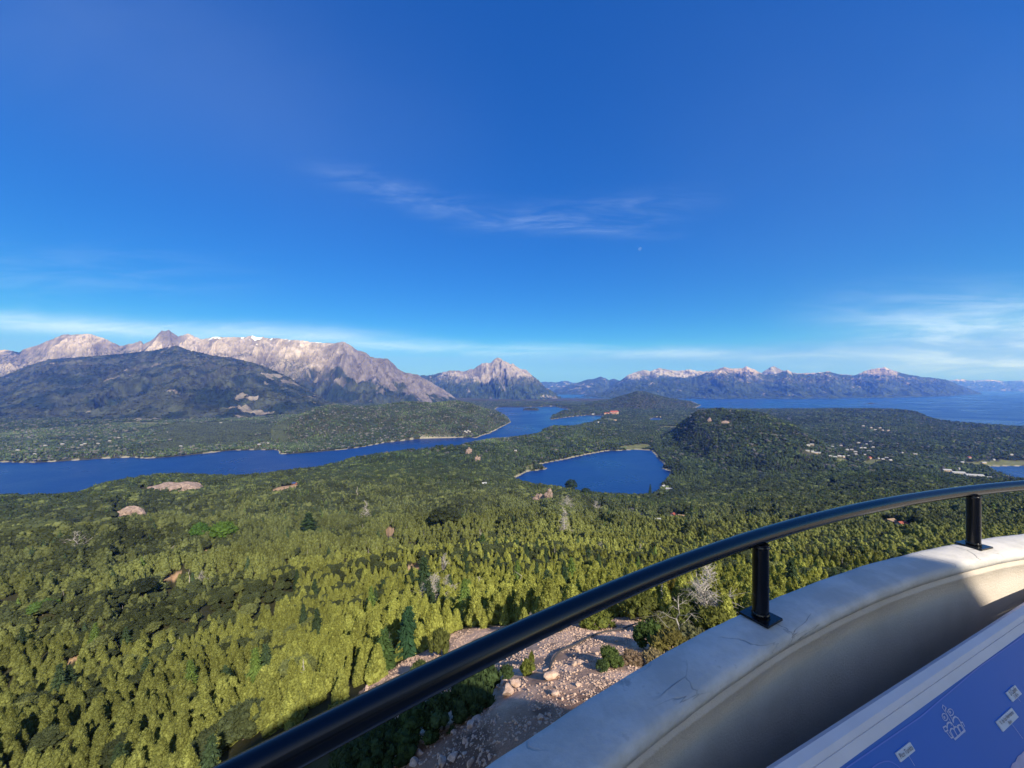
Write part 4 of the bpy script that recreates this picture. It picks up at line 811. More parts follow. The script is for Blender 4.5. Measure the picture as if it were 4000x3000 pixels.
for q in ((1430, 2030, 64, 'tall grey dead tree in the middle of the forest left of the round lake', .22, 60, 3), (1400, 1950, 44, 'slim pale dead tree near the crest above the left lake', .13, 40, 4),
          (1738, 2236, 66, 'pale dead tree right of the dark green fir in the middle', .28, 70, 5), (1690, 2372, 112, 'wide tangle of grey dead branches behind the handrail in the middle', .40, 100, 6), (1755, 2338, 84, 'narrower dead tree just right of the wide grey tangle', .30, 60, 7),
          (1876, 2122, 46, 'small pale dead tree among lime crowns below the round lake', .24, 40, 8), (2204, 2092, 96, 'largest pale dead cone-shaped tree below the round lake', .20, 90, 9), (2330, 2008, 44, 'grey dead crown by the near shore of the round lake', .45, 50, 10), (2215, 1992, 46, 'wide silvery dead crown above the tall dead cone', .55, 70, 11),
          (2342, 2165, 42, 'small grey dead tree right of the tall dead cone', .3, 40, 12), (300, 2146, 58, 'forked white dead tree in the dark woods at far left', .62, 26, 13), (285, 2180, 40, 'low pinkish dead brush below the forked white dead tree', .5, 60, 14),
          (738, 2292, 54, 'thin upright dead stem beside the bare track on the left', .06, 12, 15), (782, 2284, 44, 'grey dead crown beside the bare track on the left', .4, 50, 16), (672, 2172, 34, 'small grey dead tree above the bare track', .35, 40, 17), (135, 2080, 34, 'grey dead tree in the upper left woods', .4, 40, 18),
          (2500, 2170, 40, 'reddish grey dead tree above the handrail left of the first post', .3, 40, 19), (1880, 2330, 70, 'dark grey leaning dead tree behind the handrail', .26, 40, 20), (2030, 2330, 84, 'bare dead pole standing out of the lime crowns', .05, 14, 21), (1500, 2560, 62, 'dead grey brush between the cypresses left of the handrail', .6, 60, 22),
          (1190, 2560, 52, 'pale dead twigs among the near cypresses left of centre', .5, 50, 23), (2068, 2452, 60, 'small dead tree at the top edge of the gravel', .3, 30, 24), (2466, 2380, 60, 'thin dead tree hanging over the top of the gravel', .3, 40, 25)):
    snag(q[0], q[1]+q[2]*.12, q[2]*1.32, q[3], q[4], q[5], q[6])
FIRM = [fir(1500+k, 3).mesh('crown') for k in range(3)]; BRM = [broadleaf(1600+k, 3).mesh('crown') for k in range(3)]
for m_ in FIRM+BRM: m_.materials.append(M_LEAF)
def pick_tree(px, py, hpx, wf, label, kind, tint_, k=0, cat='tree'):
    P = ground_at(px, py, 14); h = hpx/FX*P[1]; me = (FIRM if kind == 'fir_tree' else BRM)[k % 3]
    return tree_of(kind, me, TRUNK[k % 5], P-np.array([0, 0, .1]), (h*wf, h*wf, h), random.random()*6, tint_, label, cat)
DG = (.036, .062, .028); MG = (.06, .10, .03)
pick_tree(1205, 2108, 108, 1.7, 'wide dark fir standing alone in the forest left of centre', 'fir_tree', DG, 0)
pick_tree(1656, 2338, 168, 1.15, 'dark green fir rising above the lime cypresses in the centre', 'fir_tree', DG, 1)
pick_tree(1595, 2560, 200, 1.25, 'tall blue-green fir just above the handrail and the gravel', 'fir_tree', (.03, .07, .033), 2)
pick_tree(1500, 2620, 170, 1.35, 'fresh green bushy fir at the left tip of the gravel', 'fir_tree', MG, 0)
pick_tree(2205, 2330, 120, 1.1, 'dark fir behind the middle of the handrail', 'fir_tree', DG, 1)
pick_tree(1830, 2440, 120, 1.3, 'green fir behind the handrail above the gravel', 'fir_tree', MG, 2)
pick_tree(2640, 2300, 110, 1.0, 'dark conifer behind the white dead tree', 'fir_tree', DG, 0)
pick_tree(1885, 2142, 60, 1.5, 'bright green low conifer left of the tall dead cone', 'fir_tree', MG, 1)
pick_tree(870, 2120, 96, 1.3, 'bright green round tree in the upper left forest', 'broadleaf_tree', (.075, .13, .022), 0)
pick_tree(780, 2110, 80, 1.0, 'vivid green poplar-like tree in the upper left forest', 'broadleaf_tree', (.06, .12, .022), 1)
pick_tree(555, 2330, 84, 1.35, 'very dark round tree beside the bare track on the left', 'broadleaf_tree', (.026, .034, .018), 2)
pick_tree(170, 2400, 66, 1.6, 'light green spreading bush tree at far left', 'broadleaf_tree', (.075, .125, .03), 0)
pick_tree(1740, 2052, 84, 1.9, 'dark olive dome of a broad tree left of the round lake', 'broadleaf_tree', (.036, .044, .02), 1)
pick_tree(2658, 2046, 40, 1.2, 'yellow round tree beside the red roofed house', 'broadleaf_tree', (.20, .17, .02), 2)
pick_tree(2540, 1940, 50, .8, 'dark pointed tree on the near shore of the round lake', 'fir_tree', DG, 1)
pick_tree(2290, 1942, 42, 1.3, 'dark round tree on the near shore of the round lake', 'broadleaf_tree', (.026, .042, .022), 0)
pick_tree(2230, 1925, 62, 1.0, 'tall dark crown against the round lake', 'broadleaf_tree', (.026, .046, .024), 1)
pick_tree(2700, 2020, 60, .7, 'narrow dark fir right of the tan roofed house', 'fir_tree', DG, 2)
SHR = [shrub(1700+k).mesh('foliage') for k in range(4)]
for m_ in SHR: m_.materials.append(M_LEAF)
STEM = [trunk(60+k, .35, .03).mesh('stem') for k in range(2)]
for m_ in STEM: m_.materials.append(M_BARK)
def bush(px, py, wpx, hpx, label, tint_, k=0, rmin=8, grp=None):
    P = ground_at(px, py, rmin); w, h = size_at(P, wpx, hpx)
    e = empty('bush', P-np.array([0, 0, .08]), random.random()*6); e.scale = (w/.95, w/.95, h/.72); tag(e, label, 'bush', grp)
    for nm, me in (('foliage', SHR[k % 4]), ('stem', STEM[k % 2])):
        o = bpy.data.objects.new(nm, me); COL.objects.link(o); o.parent = e; o['tint'] = [*tint_, 1.0]
DKB = (.050, .078, .030); LMB = (.12, .135, .028)
bush(1835, 2790, 190, 170, 'dark bush in the shade, nearest the gravel under the handrail', DKB, 0); bush(1735, 2850, 170, 150, 'dark bush in the shade, second along the row below the handrail', DKB, 1)
bush(1630, 2905, 200, 150, 'green bush in the shade in the middle of the row below the handrail', (.045, .075, .024), 2); bush(1520, 2985, 210, 160, 'dark bush in the shade at the bottom edge below the handrail', (.036, .06, .022), 3)
bush(1400, 3060, 230, 180, 'dark bush cut by the bottom edge of the picture', DKB, 0); bush(1900, 2700, 110, 120, 'dark bush at the top of the shaded row, next to the sunlit gravel', DKB, 1)
bush(2062, 2632, 66, 62, 'small lime bush alone on the sunlit gravel', LMB, 1); bush(2076, 2600, 22, 66, 'upright lime shoot behind the small bush on the gravel', LMB, 2)
bush(2385, 2600, 100, 78, 'low green bush on the right part of the gravel', (.07, .10, .028), 0); bush(2350, 2620, 50, 50, 'small dark bush beside the low green bush on the gravel', (.045, .07, .026), 3)
bush(2540, 2530, 130, 110, 'dark green bush at the right edge of the gravel below the dead trees', (.05, .08, .022), 1); bush(2620, 2560, 150, 100, 'yellowish bush hugging the parapet below the dead trees', (.14, .12, .035), 2)
bush(2470, 2590, 90, 50, 'dry brown brush on the gravel near the parapet', (.20, .14, .09), 3); bush(2560, 2600, 110, 60, 'dry straw-coloured brush against the parapet', (.26, .20, .10), 0)
bush(2330, 2450, 150, 80, 'lime bush on the top rim of the gravel', LMB, 1); bush(2180, 2462, 70, 60, 'brown dry bush on the top rim of the gravel', (.15, .12, .07), 2); bush(1978, 2650, 60, 60, 'dark bush at the shadow edge on the gravel', DKB, 3)
bush(2720, 2440, 200, 150, 'dense green bush behind the white dead tree', (.08, .10, .026), 0); bush(2640, 2390, 150, 150, 'golden crown behind the broken bleached trunk', (.17, .14, .028), 1); bush(2850, 2400, 170, 120, 'yellow-green bush left of the first railing post', (.14, .14, .028), 2)
bush(2500, 2420, 150, 120, 'olive bush between the gravel rim and the handrail', (.11, .12, .028), 3); bush(1720, 2560, 90, 110, 'olive bush on the left tip of the gravel', (.10, .11, .03), 0); bush(1640, 2640, 80, 60, 'small green bush on the left tip of the gravel beside the handrail', (.07, .09, .03), 1)
bush(1340, 2870, 170, 120, 'pale yellow bush left of the handrail near the bottom', (.16, .16, .04), 2); bush(1180, 2960, 180, 130, 'olive bush left of the handrail at the bottom edge', (.09, .11, .03), 3)

bush(2790, 2480, 150, 110, 'low yellow-green bush at the foot of the white dead tree', (.13, .135, .03), 0); bush(2700, 2530, 140, 90, 'grey-green scrub against the parapet right of the broken trunk', (.11, .11, .05), 1)
bush(2860, 2440, 130, 100, 'olive scrub between the white dead tree and the first railing post', (.10, .11, .03), 2); bush(2590, 2480, 120, 90, 'dull olive scrub left of the broken bleached trunk', (.10, .10, .035), 3); bush(2660, 2450, 130, 100, 'leafy scrub right behind the broken bleached trunk', (.11, .125, .03), 0)
# ------------------------------------------------------------------ gravel: stones one by one, the small grit as one mass
rm, N, p, o = mat('pale_rock', rough=.92, spec=.15)
g = objc(N); ns = N.noise(g, 2.2, 8, .7); ns2 = N.noise(geo(N), 1.1, 3)
N.l(N.mix(N.ramp(ns, .3, .72), (.38, .25, .185, 1), (.70, .505, .385, 1)), p.inputs['Base Color']); bump(N, p, ns, .6, .04)
def rockmesh(seed, base=ICO2, flat=.6, rough=.5, name='stone'):
    r = np.random.default_rng(seed); V, F = base; V = V.copy()
    for _ in range(12):                                 # chop flat facets
        n = r.normal(size=3); n /= np.linalg.norm(n); d = .42+.36*r.random(); q = V@n-d; V = V-np.maximum(q, 0)[:, None]*n
    V = V*np.array([1, .6+.4*r.random(), flat])*(1+.05*(r.random((len(V), 1))-.5))
    me = npmesh(name, V, F, False); me.materials.append(rm); return me
ROCKM = [rockmesh(20+k, ICO2 if k < 5 else ICO1, .45+.3*random.random()) for k in range(8)]
def rock(P, s, label, group=None, cat='stone', rz=None, name='stone'):
    o = bpy.data.objects.new(name, ROCKM[int(rng.integers(8))]); COL.objects.link(o)
    o.location = (P[0], P[1], P[2]+s*.12); o.scale = (s*.5, s*.5, s*.5); o.rotation_euler = (rng.normal()*.25, rng.normal()*.25, rng.random()*6.28)
    return tag(o, label, cat, group)
for px, py, w, lb in ((1862, 2812, 42, 'squarish tan stone beside the dark shaded bushes'), (1838, 2842, 44, 'flat pale stone just below the squarish tan stone'), (1640, 2945, 34, 'tan stone at the lower end of the shaded bushes'), (1618, 2985, 50, 'pale split stone at the bottom edge below the bushes'),
                      (1840, 2985, 36, 'upright pale stone touching the parapet edge at the bottom'), (1728, 2985, 46, 'rounded grey stone at the bottom of the shaded gravel'), (2258, 2545, 26, 'bright sunlit stone right of the hose'), (2245, 2565, 26, 'pale block beside the bright sunlit stone'), (2165, 2632, 30, 'tan stone where the hose ends'),
                      (2240, 2600, 30, 'pointed pale stone in the pile on the sunlit gravel'), (2265, 2592, 34, 'second pointed stone in the pile on the sunlit gravel'), (2150, 2650, 60, 'long flat slab at the edge of the shadow on the gravel'), (2020, 2680, 46, 'grey slab in the shade at the left of the gravel'), (1985, 2710, 70, 'large flat slab in the shade below the handrail')):
    P = ground_at(px, py, 8); rock(P, w/FX*P[1]*1.25, lb)
GP = CLEAR['gravel']; lo, hi = GP.min(0), GP.max(0); left = {True: 170, False: 115}
for _ in range(60000):
    q = lo+(hi-lo)*rng.random(2)
    if not inpoly(np.array([q[0]]), np.array([q[1]]), GP)[0] or np.hypot(*(q-CT)) < 9.0: continue
    u_ = CX+FX*q[0]/q[1]; zz = zxy(*q); v_ = HY+(CAMZ-zz)*FX/q[1]
    if not (1380 < u_ < 2720 and v_ < 3040 and v_ < np.interp(u_, [1380, 1873, 2330, 2720], [3050, 3000, 2690, 2480])): continue
    shade = bool(v_ > 2665)
    if not left[shade] or fbm(np.array([q[0]/1.3]), np.array([q[1]/1.3]), 77, 3)[0] < .5 and rng.random() < .75: continue
    left[shade] -= 1
    rock((q[0], q[1], zz), .14+.36*rng.random()**2.2, 'loose angular stone on the shaded part of the gravel slope' if shade else 'loose angular stone on the sunlit part of the gravel slope', 'stones on the shaded gravel' if shade else 'stones on the sunlit gravel')
    if not any(left.values()): break
GC = bpy.data.collections.new('grit_kinds')
for k in range(4): GC.objects.link(bpy.data.objects.new('grit_%d' % k, rockmesh(60+k, ICO0, .6)))
n = 60000; q = lo+(hi-lo)*rng.random((n, 2)); k = inpoly(q[:, 0], q[:, 1], GP) & (np.hypot(q[:, 0]-CT[0], q[:, 1]-CT[1]) > 8.6) & (fbm(q[:, 0]/1.3, q[:, 1]/1.3, 78, 3) > .40); q = q[k]
zq = hget(np.arctan2(q[:, 0], q[:, 1]), np.hypot(q[:, 0], q[:, 1])); s = .025+.11*rng.random(len(q))**3
scatter('gravel', np.c_[q, zq], rng.integers(0, 4, len(q)), np.c_[s, s, s*.8], np.full((len(q), 3), .4), 'broken grit and gravel strewn over the bare slope', 'gravel', instancer('grit_nodes', GC), 1.0)
hp = [ground_at(px, py, 10)+np.array([0, 0, .05+dz]) for px, py, dz in ((2143, 2632, 0), (2152, 2605, .05), (2168, 2575, .1), (2195, 2552, .16), (2240, 2530, .1), (2290, 2500, .06), (2350, 2476, .06), (2430, 2462, .1), (2500, 2444, .2), (2545, 2440, .25), (2580, 2441, .3))]
tt = np.linspace(0, len(hp)-1, 70); hp = np.array(hp); HPc = np.stack([pchip(np.arange(len(hp)), hp[:, i], tt) for i in range(3)], 1)
b = MB(); b.tube(HPc, .055, 10)
tag(b.build('hose', plain('grey_plastic', (.06, .055, .055), .5, .2, 3), smooth=True), 'long grey hose lying in a bow across the sunlit gravel', 'hose')
P = ground_at(2627, 2360, 14); b = MB(); h = 62/FX*P[1]; b.tube([(0, 0, 0), (0, 0, h)], .05, 8); pole = empty('marker_pole', P); tag(pole, 'thin orange pole standing in the bushes behind the handrail', 'pole')
b.build('shaft', plain('orange_paint', (.55, .13, .05), .6, .2, 3), pole); b = MB(); b.box((0, 0, h*.25), (.3, .1, .12)); b.build('bracket', bpy.data.materials['orange_paint'], pole)

# ------------------------------------------------------------------ rock outcrops
om, N, p, o = mat('outcrop_rock', rough=.92, spec=.15)
g = geo(N); ns = N.noise(g, .22, 9, .68); ns2 = N.noise(g, .9, 5, .7)
cs_ = N.m('MULTIPLY', N.ramp(N.noise(g, .5, 6, .7, 1.2), .52, .60), .6)
N.l(N.mix(cs_, N.mix(N.ramp(ns, .34, .66), (.22, .155, .13, 1), (.40, .295, .245, 1)), (.10, .085, .075, 1)), p.inputs['Base Color']); bump(N, p, N.m('ADD', ns, N.m('MULTIPLY', ns2, .5)), .9, 1.2)
ICO4 = ico(4)
OL = ['long pinkish rock dome on the crest above the left lake', 'rounded tan rock dome in the forest at upper left', 'upper pale cliff on the wooded knoll in the centre', 'lower pale cliff on the wooded knoll in the centre', 'broad pink rock pinnacle between the woods and the round lake', 'tall pink rock pinnacle between the woods and the round lake', 'bare pale rock on top of the hill right of the lakes', 'small rock face on the left top of the hill', 'smaller rock hump at the left end of the long pink dome']
for i, (P, a) in enumerate(zip(OP, OUT)):
    w, h = size_at(P, a[2], a[3]); V, F = ICO4; r = V.copy()
    sxy = (w*.5, w*.30, h*(.62 if a[4] == 'dome' else .85)); V = V*np.array(sxy)
    k = w*.22; nn = fbm(V[:, 0]/k+i*9, V[:, 1]/k+V[:, 2]/k*.7, 200+i, 5)-.5; rd = ridged(V[:, 0]/k*1.7+V[:, 2]/(k*3), V[:, 1]/k*1.7, 210+i, 4)-.6
    V = V*(1+nn[:, None]*(.55 if a[4] == 'dome' else .95)+rd[:, None]*.16)
    o = link('rock_outcrop', npmesh('rock_outcrop', V, F, False), om, None, (P[0], P[1]+sxy[1]*.35, P[2]+h*.02)); tag(o, OL[i], 'rock')

# ------------------------------------------------------------------ houses
def paint(name, c, r=.8): return plain(name, c, r, .15, .8, .2)
WALLM = {'white': paint('white_wall', (.44, .41, .37)), 'tan': paint('tan_wall', (.46, .33, .23)), 'grey': paint('grey_wall', (.38, .37, .36)), 'red': paint('red_wall', (.32, .15, .10))}
ROOFM = {'white': paint('light_metal_roof', (.33, .33, .345), .5), 'grey': paint('grey_roof', (.34, .34, .36), .6), 'red': paint('red_roof', (.30, .085, .06)), 'tan': paint('tan_roof', (.30, .21, .14)), 'dark': paint('dark_roof', (.05, .05, .06)), 'blue': paint('blue_roof', (.045, .075, .19), .5)}
M_WIN = plain('window_glass', (.03, .04, .05), .2, .2, 2, .5)
def house(P, w, d, h, roof, wall, rz, label, group):
    t = empty('house', P, rz); tag(t, label, 'house', group); rh = d*.30; base = -3.5
    b = MB(); b.box((0, 0, (h+base)/2), (w, d, h-base))
    for s in (-1, 1): b.add([(s*w/2, -d/2, h), (s*w/2, d/2, h), (s*w/2, 0, h+rh)], [(0, 1, 2)])
    b.build('wall', WALLM[wall], t)
    b = MB(); e = .6; W2, D2 = w/2+e, d/2+e; dz = rh*e/(d/2)
    for s in (-1, 1):
        A = np.array([(-W2, s*D2, h-dz), (W2, s*D2, h-dz), (W2, 0, h+rh), (-W2, 0, h+rh)]); b.add(np.vstack([A+np.array([0, 0, .06]), A+np.array([0, 0, .28])]), [(0, 3, 2, 1), (4, 5, 6, 7), (0, 1, 5, 4), (1, 2, 6, 5), (2, 3, 7, 6), (3, 0, 4, 7)])
    b.build('roof', ROOFM[roof], t)
    for i in range(max(1, int(w/6))):
        x = -w/2+w*(i+.5)/max(1, int(w/6)); b = MB(); b.box((x, -d/2-.03, h*.5), (min(1.8, w*.2), .1, 1.3)); b.build('window', M_WIN, t)
    return t
HL = {'village': ('small pale-roofed house in the valley village right of the wooded hill', 'houses of the valley village'), 'pinkred': ('taller pinkish red house at the edge of the green field in the valley village', None), 'ridge': ('small white house in the cluster high on the right-hand ridge', 'houses high on the right-hand ridge'),
      'redroof': ('house with a red roof beside the small lake at right', None), 'shore': ('low white house by the shore meadow of the small lake at right', 'houses by the small lake at right'), 'tower': ('small tall white house behind the long pale buildings', None),
      'long1': ('tan walled pale-roofed building at the left end of the long pale row', None), 'long2': ('middle building of the long pale row near the small lake', None), 'long3': ('longest pale building of the row, at its right end', None), 'long4': ('low white shed right of the long pale row', None),
      'mid': ('grey and white house half hidden in the trees above the handrail at right', 'houses in the trees above the right handrail'), 'slopegrey': ('grey shed on the wooded slope left of the second railing post', None), 'slopetan': ('tan house beside the red roofed cabin below the right handrail', None), 'slopered': ('red roofed cabin below the right handrail', None), 'slopewhite': ('white shed right of the red roofed cabin', None),
      'lakeA': ('tall white house on the right shore of the round lake', None), 'lakeB': ('broad white house just below the tall white one by the round lake', None), 'lakedark': ('dark roofed house in the woods below the round lake', None), 'lakelow': ('low white house in the trees below the round lake', None), 'lakered': ('steep red roofed cabin below the right end of the round lake', None), 'laketan': ('large tan roofed house below the right end of the round lake', None), 'lakesmall': ('tiny tan house between the dark roofed and the low white one', None),
      'bankgrey': ('grey roofed house in the woods left of the round lake', None), 'banktan': ('tan house in the woods left of the grey roofed one', None), 'bankwhite': ('small bright white house below the grey and tan ones', None), 'banklow': ('low white shed in front of the pink rock pinnacles', None), 'neck': ('grey roofed house on the wooded neck above the round lake', None),
      'bay': ('white house on the grass strip below the bay', None), 'cape': ('long white house on the beach of the small cape', None), 'golf': ('tan house at the edge of the grass below the hotel', None), 'hillfoot': ('white house at the left foot of the wooded hill', None), 'pond': ('white house beside the tiny pond', None), 'pondb': ('tan roofed house right of the tiny pond', None),
      'point': ('small white house in the cluster at the foot of the grey point', 'houses at the foot of the grey point'), 'farA': ('white house on the far shore of the left lake', None), 'farB': ('smaller house right of the white one on the far shore', None), 'ridgepale': ('pale blocky house on the near crest above the left lake', None), 'ridgeblue': ('blue roofed house with red walls on the near crest', None), 'plain': ('white roofed farm building on the plain beyond the left lake', 'farm buildings on the plain beyond the left lake')}
for P, a in zip(HP, HOUSES):
    k = .62 if a[8].startswith('slope') or a[8] in ('laketan', 'lakelow', 'mid') else .8
    house(P, a[2]*k, a[3]*k, a[4]*k, a[5], a[6], a[7], *HL[a[8]])
P = ground_at(2399, 1618, 600)            # the hotel
t = empty('hotel', P, .12); tag(t, 'large cream hotel with red roofs among the trees beyond the bay', 'hotel'); k = P[1]/3900
b = MB(); b.box((0, 0, 10*k), (92*k, 24*k, 30*k)); b.build('wall', WALLM['white'], t); b = MB(); b.box((-10*k, -22*k, 5*k), (70*k, 20*k, 16*k)); b.box((-80*k, 0, 4*k), (60*k, 14*k, 16*k)); b.build('wing', WALLM['tan'], t)
def hip(b, c, w, d, z0, h):
    b.add(np.array([(-w/2, -d/2, z0), (w/2, -d/2, z0), (w/2, d/2, z0), (-w/2, d/2, z0), (-w/2+d*.4, 0, z0+h), (w/2-d*.4, 0, z0+h)])+np.array([*c, 0]), [(0, 1, 5, 4), (2, 3, 4, 5)])
    b.add(np.array([(-w/2, -d/2, z0), (w/2, -d/2, z0), (w/2, d/2, z0), (-w/2, d/2, z0), (-w/2+d*.4, 0, z0+h), (w/2-d*.4, 0, z0+h)])+np.array([*c, 0]), [(1, 2, 5), (3, 0, 4)])
b = MB(); hip(b, (0, 0), 98*k, 30*k, 25*k, 12*k); hip(b, (-10*k, -22*k), 74*k, 24*k, 13*k, 7*k); hip(b, (-80*k, 0), 64*k, 18*k, 12*k, 6*k); b.build('roof', ROOFM['red'], t)
for j in range(2):
    for i in range(9): b = MB(); b.box(((-40+i*10)*k, -12.1*k, (17+j*5)*k), (3.4*k, .5, 2.6*k)); b.build('window', M_WIN, t)

# ------------------------------------------------------------------ the balcony
ZP, ZF, ZR = CAMZ-.87, CAMZ-1.62, CAMZ-.57; R_IN, R_OUT, R_RAIL = 8.10, 8.262, 8.21
cm, N, p, o = mat('painted_coping', rough=.7, spec=.25)
g = objc(N); n1_ = N.noise(g, 9, 8, .65); n2_ = N.noise(g, 60, 5, .6); n3_ = N.noise(g, 1.4, 5, .6)
vo = N.n('ShaderNodeTexVoronoi', feature='DISTANCE_TO_EDGE'); vo.inputs['Scale'].default_value = 3.0
wp = N.n('ShaderNodeVectorMath', operation='ADD'); ds = N.n('ShaderNodeTexNoise'); ds.inputs['Scale'].default_value = 7; ds.inputs['Detail'].default_value = 5
sv = N.n('ShaderNodeVectorMath', operation='SCALE'); N.l(ds.outputs['Color'], sv.inputs[0]); sv.inputs['Scale'].default_value = .35; N.l(g, wp.inputs[0]); N.l(sv.outputs[0], wp.inputs[1]); N.l(wp.outputs[0], vo.inputs['Vector'])
crack = N.m('MULTIPLY', N.m('SUBTRACT', 1.0, N.ramp(vo.outputs['Distance'], .003, .009)), N.ramp(n3_, .50, .62))
chip = N.m('MULTIPLY', N.ramp(n1_, .62, .70), N.ramp(n3_, .40, .55))
dirt = N.m('MAXIMUM', N.m('MULTIPLY', crack, .6), N.m('MULTIPLY', chip, .45))
basec = N.mix(N.ramp(N.noise(g, 4.5, 7, .68), .36, .66), (.52, .49, .455, 1), (.70, .655, .61, 1))
N.l(N.mix(dirt, basec, (.13, .125, .13, 1)), p.inputs['Base Color'])
bump(N, p, N.m('ADD', N.m('MULTIPLY', n1_, .8), N.m('SUBTRACT', N.m('MULTIPLY', n2_, .25), N.m('MULTIPLY', dirt, .6))), .5, .012)
pm, N, p, o = mat('rough_plaster', rough=.9, spec=.15)
g = objc(N); n1_ = N.noise(g, 110, 5, .75); n2_ = N.noise(g, 2.2, 6, .6)
N.l(N.mix(N.ramp(n2_, .3, .7), (.60, .52, .44, 1), (.71, .625, .54, 1)), p.inputs['Base Color']); bump(N, p, n1_, .7, .006)
A0, A1 = 40, 205
def ring(sec, a0, a1, n, rag=None):
    """sweeps a (radius, height) section round the terrace centre"""
    a = np.radians(np.linspace(a0, a1, n)); sec = np.array(sec, float); k = len(sec)
    rr = np.tile(sec[:, 0], (n, 1)); zz = np.tile(sec[:, 1], (n, 1))
    if rag is not None: rr, zz = rag(a, rr, zz)
    V = np.stack([CT[0]+rr*np.cos(a)[:, None], CT[1]+rr*np.sin(a)[:, None], zz], -1).reshape(-1, 3)
    i = np.arange(n-1)[:, None]*k; j = np.arange(k-1)[None, :]
    F = np.stack([i+j, i+j+1, i+k+j+1, i+k+j], -1).reshape(-1, 4); return V, F
par_ = empty('parapet', (CT[0], CT[1], ZF)); tag(par_, 'curved low white-topped plaster parapet round the balcony', 'parapet wall')
def local(V): return V-np.array([CT[0], CT[1], ZF])
def ragged(a, rr, zz):
    s = a[:, None]*8.2
    wob_ = (fbm(s/.9, s*0+3, 91, 4)-.5)*.016; fine = (fbm(s/.10, s*0+rr*9, 92, 4)-.5)*.007
    edge = np.array([0, .2, .8, 1, .3, .15, .15, .3, .8, 1.2, 1.0, .7, .3, 0])[None, :]
    return rr+(wob_*.6+fine)*edge, zz+((fbm(s/.5, rr*4, 93, 4)-.5)*.010+fine*.5)*edge
secC = [(R_OUT-.004, ZP-.22), (R_OUT, ZP-.03), (R_OUT-.003, ZP-.010), (R_OUT-.012, ZP-.002), (R_OUT-.03, ZP), (R_OUT-.06, ZP+.003), (R_OUT-.09, ZP+.002), (R_OUT-.12, ZP-.001), (R_IN+.018, ZP-.004), (R_IN+.006, ZP-.010), (R_IN+.001, ZP-.020), (R_IN, ZP-.032), (R_IN+.002, ZP-.050), (R_IN+.014, ZP-.052)]
V, F = ring(secC, A0, A1, 900, ragged); b = MB(); b.add(local(V), F); b.build('coping', cm, par_, True)
def ragp(a, rr, zz):
    s = a[:, None]*8.2; return rr+(fbm(s/.35, zz*3, 94, 4)-.5)*.012, zz
secP = [(R_IN+.012, ZP-.046), (R_IN+.006, ZP-.075), (R_IN+.004, ZP-.082), (R_IN+.010, ZP-.088), (R_IN+.010, ZP-.16), (R_IN+.008, ZP-.3), (R_IN+.008, ZP-.5), (R_IN+.006, ZF-.01)]
V, F = ring(secP, A0, A1, 700, ragp); b = MB(); b.add(local(V), F); b.build('plaster_face', pm, par_, True)
zg0 = CAMZ-13.5
V, F = ring([(R_OUT-.03, zg0-3), (R_OUT-.03, ZP-.2)], A0, A1, 200); b = MB(); b.add(local(V), F); b.build('outer_face', pm, par_, True)
fm_ = plain('floor_concrete', (.33, .32, .31), .85, .2, 4, .2)
b = MB(); b.prism([(CT[0]+(R_IN+.03)*math.cos(R_(a)), CT[1]+(R_IN+.03)*math.sin(R_(a))) for a in range(0, 360, 4)], ZF-.3, ZF); tag(b.build('terrace_floor', fm_), kind='structure')
# railing
bm_, N, p, o = mat('black_paint', (.003, .0035, .006), .28, .5); g = geo(N); n1_ = N.noise(g, 40, 6, .7); n2_ = N.noise(g, 14, 4)
N.l(N.m('ADD', N.m('MULTIPLY', n2_, .14), .15), p.inputs['Roughness']); bump(N, p, n1_, .05, .002)
N.l(N.mix(N.ramp(n2_, .70, .76), (.003, .0035, .006, 1), (.04, .030, .028, 1)), p.inputs['Base Color'])
rail = empty('railing', (CT[0], CT[1], ZP)); tag(rail, 'curved black tubular railing on short posts along the parapet', 'railing')
def lo3(p_): return np.array(p_)-np.array([CT[0], CT[1], ZP])
b = MB(); aa = np.radians(np.linspace(A0, A1, 260)); b.tube(np.c_[R_RAIL*np.cos(aa), R_RAIL*np.sin(aa), np.full(260, ZR-ZP)], .028, 24); b.build('handrail', bm_, rail, True)
for k in range(-4, 7):
    a = R_(105.6+11.87*k-0.0); c = np.array([8.198*math.cos(a), 8.198*math.sin(a), 0]); b = MB(); b.tube([c+(0, 0, .004), c+(0, 0, .02), c+(0, 0, ZR-ZP-.02)], [.0275, .027, .027], 20); [b.tube([c+(0, 0, z_-.006), c+(0, 0, z_), c+(0, 0, z_+.006)], [.0275, .031, .0275], 18, False) for z_ in (.019, ZR-ZP-.031)]; po = b.build('post', bm_, rail, True)
    b = MB(); b.box(c+(0, 0, .0085), (.102, .102, .008), a+.02, .98); b.build('base_plate', bm_, po)
